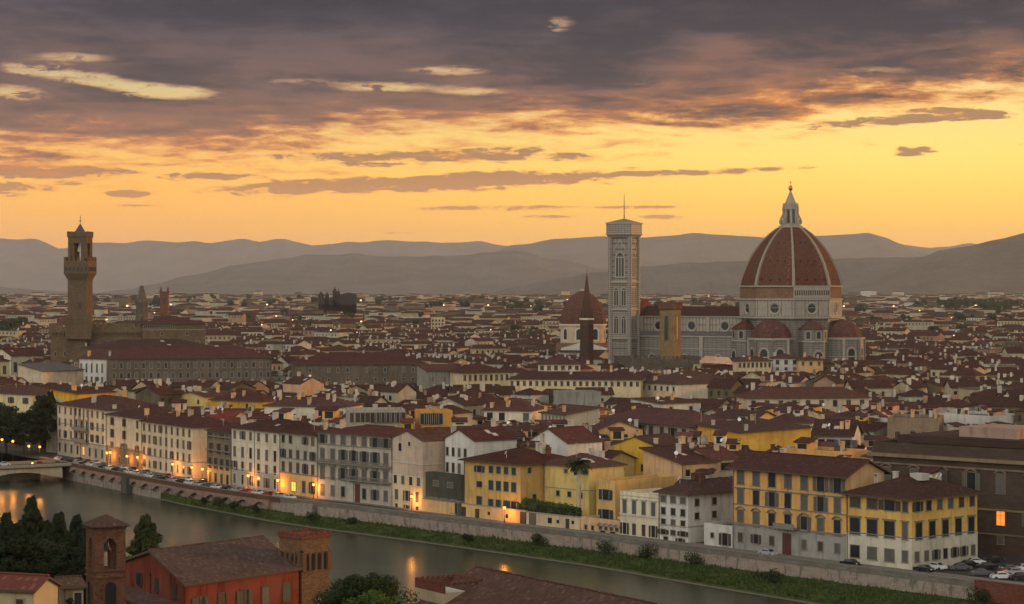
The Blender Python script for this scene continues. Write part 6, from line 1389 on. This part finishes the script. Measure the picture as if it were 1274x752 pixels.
# crenellated tower at its right
bp = at(379, 668, 311); a_ = R(44); t = thing('brick_tower', 'square brick tower with red battlements and arched openings right of the red building', 'tower', (bp.x, bp.y, 0), a_); zt = zat(668, 311) ; hs = 2.55
stone('brick_tan', (.165, .098, .055), .5, .2, .8, .3)
MB().box(-hs, hs, -hs, hs, 0, zt - 4.6).box(-hs, hs, -hs, hs, zt - 1.6, zt).build('shaft', M['brick_tan'], t, uv=True)
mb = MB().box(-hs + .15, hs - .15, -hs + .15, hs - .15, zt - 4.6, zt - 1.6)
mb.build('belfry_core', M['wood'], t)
mb = MB()
for f in ((0, -1), (1, 0), (-1, 0), (0, 1)):
    for i in range(5):
        u = -hs + .3 + i * (2 * hs - .6) / 4; w_ = .32 if i in (0, 4) else .17; x0, y0 = f[0] * hs - f[1] * u, f[1] * hs + f[0] * u
        mb.box(x0 - w_, x0 + w_, y0 - w_, y0 + w_, zt - 4.6, zt - 1.95)
mb.build('column', M['brick_tan'], t)
for f, rz in (((0, -1), 0), ((1, 0), pi / 2), ((-1, 0), -pi / 2), ((0, 1), pi)):
    mb = MB(); s0 = (2 * hs - .6) / 4
    for i in range(4):
        u0, u1 = -hs + .3 + i * s0, -hs + .3 + (i + 1) * s0
        P_ = [(u0 + .17 + (s0 - .34) * j / 8, zt - 2.6 + .5 * sin(pi * j / 8)) for j in range(9)]
        mb.face([(u0, -hs - .02, zt - 1.6), (u0, -hs - .02, zt - 2.65)] + [(u, -hs - .02, z) for u, z in P_] + [(u1, -hs - .02, zt - 2.65), (u1, -hs - .02, zt - 1.6)])
    o = mb.build('arcade', M['brick_tan'], t, uv=True); o.rotation_euler = (0, 0, rz)
for z in (zt - 4.75, zt - 7.0): MB().box(-hs - .12, hs + .12, -hs - .12, hs + .12, z, z + .22).build('string_course', M['brick_tan'], t, uv=True)
mb = MB().box(-hs - .18, hs + .18, -hs - .18, hs + .18, zt, zt + .5); merlons(mb, -hs - .18, hs + .18, -hs - .18, hs + .18, zt + .5, .6, .34, .3, .3); mb.build('battlement', M['brick_red'], t, uv=True)
arch_window(t, (.5, -hs - .02, zt - 12.0), 0, 1.3, 3.2, 1, False, .3, 'trim_pale', 'bluepane'); arch_window(t, (.5, -hs - .02, zt - 17.2), 0, 1.3, 3.0, 1, False, .25, 'brick')
MB().tube((-.4, .2, zt), (-.4, .2, zt + 2.0), .03, .02, 5).build('antenna', M['metal'], t)
# belfry at its left
bp = at(131.5, 653, 285); t = thing('brick_belfry', 'open brick belfry with shallow tiled pyramid roof beside the dark trees', 'belfry', (bp.x, bp.y, 0), R(27)); zt = zat(656, 285); hs = 2.05
mb = MB().box(-hs, hs, -hs, hs, 0, zt - 5.4).box(-hs, hs, -hs, hs, zt - .9, zt)
for sx in (-1, 1):
    for sy in (-1, 1): mb.box(sx * (hs - .6) - .6, sx * (hs - .6) + .6, sy * (hs - .6) - .6, sy * (hs - .6) + .6, zt - 5.4, zt - .9)
mb.build('shaft', M['brick'], t, uv=True)
for rz in (0, pi / 2, -pi / 2, pi):
    P_ = [(-.84 + 1.68 * j / 10, zt - 2.1 + .84 * sin(pi * j / 10)) for j in range(11)]
    o = MB().face([(-.9, -hs + .02, zt - .9), (-.9, -hs + .02, zt - 2.1)] + [(u, -hs + .02, z) for u, z in P_] + [(.9, -hs + .02, zt - 2.1), (.9, -hs + .02, zt - .9)]).build('arch', M['brick'], t, uv=True); o.rotation_euler = (0, 0, rz)
    a2_ = arch_window(t, (0, 0, 0), rz, 1.5, 4.6, 1, False, .25, 'brick', name='blind_arch'); fx, fy = sin(rz), -cos(rz); a2_.location = (fx * (hs + .02), fy * (hs + .02), zt - 11.6)
MB().lathe([(.04, zt - 1.6), (.35, zt - 1.8), (.5, zt - 2.5), (.75, zt - 3.1), (.7, zt - 3.15), (.04, zt - 3.1)], 12).box(-1.7, 1.7, -.08, .08, zt - 1.6, zt - 1.45).build('bell', M['metal'], t)
for z in (zt - 5.6, zt - 6.4, zt): MB().box(-hs - .18, hs + .18, -hs - .18, hs + .18, z, z + .22).build('string_course', M['brick'], t, uv=True)
mb = MB(); mb.prism(sq(hs + .55), zt + .22, zt + .36, bot=True); mb.prism(sq(hs + .55), zt + .36, zt + 1.7, poly2=sq(.06)); mb.build('roof', M['tile_near'], t, uv=True)
# small brown house between belfry and grove
a, b = at(78, 727, 264), at(104, 731, 265); house('small brown brick house with dark tiled roof left of the belfry', (a.x, a.y), (b.x, b.y), 2.6, zat(729, 265), 'shed', .8, 'brown', 'tile_near', name='small_house', chim=0, full=True, z0=0, ov=.4, wins=[(0, 1, .8, .9, 1.8, 'g', (.5, .95))])
# tiled house in the lower left corner
a, b = at(-60, 722, 205), at(42, 738, 202); house('beige cottage with a bright red tiled roof in the lower left corner', (a.x, a.y), (b.x, b.y), 4.2, zat(731, 204), 'gable', 1.1, 'buff', 'tile_bright', name='cottage', chim=0, full=True, z0=0, ov=.35, wins=[(0, 3, .9, .8, 1.1, 'B')])
# big tiled roof at the lower edge
rg0, rg1 = at(594, 707, 272), at(846, 756, 236); d2 = (rg1 - rg0).to_2d().normalized(); n2_ = Vector((d2.y, -d2.x)); n2_ = n2_ if n2_.y < 0 else -n2_
zr = (rg0.z + rg1.z) / 2; hw = 9.5; rise = 4.6
a = rg0.to_2d() + n2_ * hw; b = rg1.to_2d() + n2_ * hw + d2 * 12; house('large brown pan-tiled roof building cut by the lower edge beside the river', a, b, 2 * hw, zr - rise, 'gable', rise, 'buff', 'tile_near', name='tiled_building', cat='building', chim=0, full=True, z0=0, ov=.5, thick=.3)
# its little roof terrace with a red brick parapet
c0 = at(557, 726, 268); t = thing('brick_terrace', 'small roof terrace with red crenellated brick parapet beside the brown tiled roof', 'terrace', (c0.x, c0.y, 0), atan2(d2.y, d2.x) ); z = zat(724, 268)
MB().box(-3.6, 3.4, -2.6, 3.0, 0, z - .9).build('wall', M['buff'], t, uv=True)
mb = MB().box(-3.6, 3.4, -2.6, -2.3, z - .9, z).box(-3.6, -3.3, -2.3, 3.0, z - .9, z).box(-3.3, 3.4, 2.7, 3.0, z - .9, z + .5); merlons(mb, -3.6, 3.4, -2.6, 3.0, z, .4, .35, .28, .35); mb.build('parapet', M['brick_red'], t, uv=True)
MB().box(-3.2, 3.3, -2.2, 2.6, z - .88, z - .8).build('paving', M['trim_pale'], t)

# ------------------------------------------------------------------ cars
def car_proto(colr, nm):
    m, nt, b = mat('paint_' + nm, .3, .1); setc(nt, b, colr); b.inputs['Coat Weight'].default_value = .6
    t = thing('parked_car', 'x', 'car'); pr_ = [(-2.1, .32), (-2.12, .72), (-1.98, .92), (-1.25, 1.0), (-.72, 1.42), (.55, 1.45), (1.2, 1.0), (1.9, .86), (2.1, .62), (2.1, .32)]
    n = len(pr_); ins = lambda z: .84 if z < 1.05 else .66; v = [(x, -ins(z), z) for x, z in pr_] + [(x, ins(z), z) for x, z in pr_]
    MB().mesh(v, [tuple(range(n)), tuple(range(2 * n - 1, n - 1, -1))] + [(i, n + i, n + (i + 1) % n, (i + 1) % n) for i in range(n)]).build('body', m, t)
    mb = MB()
    for s in (-1, 1): mb.face([(-1.12, s * .835, 1.03), (1.06, s * .835, 1.03), (.5, s * .69, 1.38), (-.68, s * .69, 1.37)])
    mb.face([(1.19, -.72, 1.03), (1.19, .72, 1.03), (.60, .6, 1.43), (.60, -.6, 1.43)]); mb.face([(-1.24, -.72, 1.03), (-1.24, .72, 1.03), (-.78, .6, 1.40), (-.78, -.6, 1.40)])
    mb.build('car_glass', M['glass'], t)
    for x in (-1.3, 1.3):
        for s in (-1, 1): MB().tube((x, s * .62, .32), (x, s * .87, .32), .33, .33, 12).build('wheel', M['metal'], t)
    for s in (-1, 1):
        MB().box(2.02, 2.13, s * .62 - .16, s * .62 + .16, .62, .78).build('headlight', M['whitepaint'], t); MB().box(-2.16, -2.04, s * .64 - .13, s * .64 + .13, .72, .9).build('tail_light', M['door_red'], t)
    learn(t); return t
CARS = {'white': (.62, .62, .62), 'silver': (.34, .35, .36), 'black': (.012, .012, .014), 'grey': (.10, .105, .11), 'red': (.30, .02, .018), 'blue': (.03, .05, .12)}
proto = {k: car_proto(c, k) for k, c in CARS.items()}; used = set()
def car(colr, q, rz, label, z=0.0, group='cars parked along the river street'):
    o = proto[colr] if colr not in used else copy_tree(proto[colr]); used.add(colr)
    o.location = (q.x, q.y, z); o.rotation_euler = (0, 0, rz); o['label'] = label; o['group'] = group; return o
rnd = random.Random(6); seq = ['white', 'black', 'grey', 'silver', 'black', 'white', 'silver', 'black', 'white', 'black', 'grey', 'white', 'white', 'silver', 'white', 'grey', 'black', 'silver', 'black', 'white', 'silver', 'grey', 'white', 'black', 'silver', 'red', 'white', 'red', 'silver', 'white']
s = 6.0
for i, c in enumerate(seq):
    p_, d_, n_ = along(s); q = p_ + n_ * 4.3; car(c, q, atan2(d_.y, d_.x) + rnd.uniform(-.04, .04) + (pi if i % 3 == 0 else 0), f'{c} car in the row parked above the corbelled wall, {ORD[i + 1]} from the bridge'); s += 5.1 + rnd.uniform(0, .7)
s = 14.0
for i, c in enumerate(['black', 'silver', 'grey', 'white', 'black', 'grey', 'red', 'white', 'black']):
    p_, d_, n_ = along(s); q = p_ + n_ * 8.2; car(c, q, atan2(d_.y, d_.x), f'{c} car nearer the house fronts, {ORD[i + 1]} from the bridge in the second row'); s += rnd.uniform(8, 17)
for i, (u, c, v) in enumerate(((-9, 'red', -2), (-19, 'white', 1.8), (2, 'black', 2), (7, 'blue', -2))):
    q = b0 + nB * (-u); car(c, q + dl * v, atan2(nB.y, nB.x), f'{c} car driving over the bridge, {ORD[i + 1]} of four', .12, 'cars on the bridge')
for i, (px, py, c, a) in enumerate(((1165, 709, 'white', -.85), (1150, 712, 'black', -.8), (1205, 706, 'black', .3), (1213, 703, 'white', .1), (1195, 710, 'grey', .2), (1229, 709, 'black', .15), (1246, 721, 'white', .1), (1236, 700, 'black', .35), (1262, 716, 'silver', .2), (1270, 722, 'black', .1), (1221, 717, 'grey', .05), (1256, 712, 'grey', .15), (1275, 711, 'white', .1))):
    q = P(px, py, 0); car(c, q, a, f'{c} car in the car park between mustard palazzo and library, {ORD[i + 1]} from its corner' if False else f'{c} parked car in the library forecourt, {ORD[1 + sorted([1165, 1150, 1205, 1213, 1195, 1229, 1246, 1236, 1262, 1270, 1221, 1256, 1275]).index(px)]} from the left', 0.0, 'cars in the library forecourt')
for i, px in enumerate((934, 1037)):
    q, d_ = hit(WALL, px); n_ = Vector((-d_.y, d_.x)); car('black' if i else 'silver', q + n_ * 5.2, atan2(d_.y, d_.x), ('black car by the right end of the ochre palazzo' if i else 'silver car before the left end of the ochre palazzo'))
kind(MB().face([(*(WALL[-2] + inward(-2) * .6 + dr * -14), .010), (*(WALL[-1] + inward(-2) * .6), .010), (210, 480, .010), (95, 480, .010)]).build('forecourt_asphalt', M['asphalt']), 'structure')
# brick parapet at the lower right corner
(a, d_), (b, _) = hit(WALL, 1216), hit(WALL, 1300); a = a - Vector((-d_.y, d_.x)) * .9; b = b - Vector((-d_.y, d_.x)) * .9; L = (b - a).length
t = thing('brick_parapet', 'low red brick parapet at the lower right corner by the car park', 'wall', (a.x, a.y, 0), atan2(d_.y, d_.x)); MB().box(0, L, 0, .7, -2.4, 1.2).build('wall', M['brick_red'], t, uv=True); MB().box(-.05, L, -.08, .78, 1.2, 1.32).build('coping', M['brick_red'], t, uv=True)

# ------------------------------------------------------------------ street lamps
def lamp_meshes(hh):
    def post():
        mb = MB(); mb.tube((0, 0, 0), (0, 0, .8), .16, .11, 8).tube((0, 0, .8), (0, 0, hh), .075, .055, 8).tube((0, 0, hh), (0, 0, hh + .18), .2, .24, 8); return to_mesh(mb, 'post', M['metal'])
    def globe():
        mb = MB(); mb.lathe([(.02, 0), (.26, .04), (.40, .28), (.40, .46), (.24, .68), (.02, .74)], 10); return to_mesh(mb, 'lamp_globe', M['lamp_glow'])
    def cap():
        mb = MB(); mb.lathe([(.36, 0), (.12, .22), (.02, .4)], 8); return to_mesh(mb, 'lamp_cap', M['metal'])
    return mesh_of(('post', round(hh, 1)), post), mesh_of('globe', globe), mesh_of('cap', cap)
lamp_light = bpy.data.lights.new('lamp_light', 'POINT'); lamp_light.energy = 900; lamp_light.color = (1.0, .36, .055); lamp_light.shadow_soft_size = .4
def lamp(q, hh, label):
    t = thing('street_lamp', label, 'street lamp', (q.x, q.y, .1), 0, 'lit street lamps along the river'); a, b, c = lamp_meshes(hh)
    link('post', a, t); link('lamp_globe', b, t, (0, 0, hh + .19)); link('lamp_cap', c, t, (0, 0, hh + .93))
    l = bpy.data.objects.new('lamp_light', lamp_light); COL.objects.link(l); l.parent = t; l.location = (0, -.0, hh - .35)
LL = [(143, 563, 'tallest lamp at the corner palazzo'), (139, 577, 'low lamp under the tallest corner lamp'), (164, 574, 'lamp before the brown base of the corner wing'), (177, 569, 'pale lamp at the left edge of the nine-column palazzo'), (221, 582, 'lamp below the nine-column palazzo'), (245, 587, 'lamp at the olive side wall'), (258, 591, 'lamp at the left edge of the balcony house'), (315, 592, 'lamp over the doorway of the off-white palazzo'), (352, 604, 'lamp at the left end of the glowing arcade'), (396, 603, 'lamp on a tall post at the broad grey palazzo'), (519, 628, 'single lamp by the peach gabled house')]
for px, py, lab in LL:
    (q, d_), nn = hit(FAC, px), 0; n_ = Vector((-d_.y, d_.x)); q = q - n_ * 1.6; lamp(q, max(3.0, zat(py, q.y) - .65), 'glowing orange street ' + lab)
for px, py, y, lab in ((2.5, 547, 690, 'at the left edge before dark trees'), (16, 549, 690, 'second before the dark trees'), (36, 555, 695, 'bright, over the bridge cars'), (49.5, 556, 700, 'bright, nearest the cream corner palazzo')):
    lamp(Vector(((px - CX) * y / FPX, y)), max(3.0, zat(py, y) - .7), 'glowing orange street lamp by the bridge, ' + lab)
# warm wash of the lamp hidden in the garden entrance below the yellow palazzo
q, d_ = hit(FAC, 636); n_ = Vector((-d_.y, d_.x)); q = q - n_ * 2.2; lamp(q, 3.0, 'glowing orange street lamp before the peach garden wall under the yellow palazzo')

# ------------------------------------------------------------------ evening haze
m = bpy.data.materials.new('evening_haze'); m.use_nodes = True; nt = m.node_tree; nt.nodes.clear(); out = nt.nodes.new('ShaderNodeOutputMaterial'); v = nt.nodes.new('ShaderNodeVolumePrincipled')
v.inputs['Color'].default_value = (.91, .91, .96, 1); v.inputs['Density'].default_value = 2.3e-5; v.inputs['Anisotropy'].default_value = 0.25
nt.links.new(v.outputs[0], out.inputs['Volume'])
hz = MB().box(-12800, 12800, -560, 33800, -10.5, 860).build('haze', m); kind(hz, 'stuff')
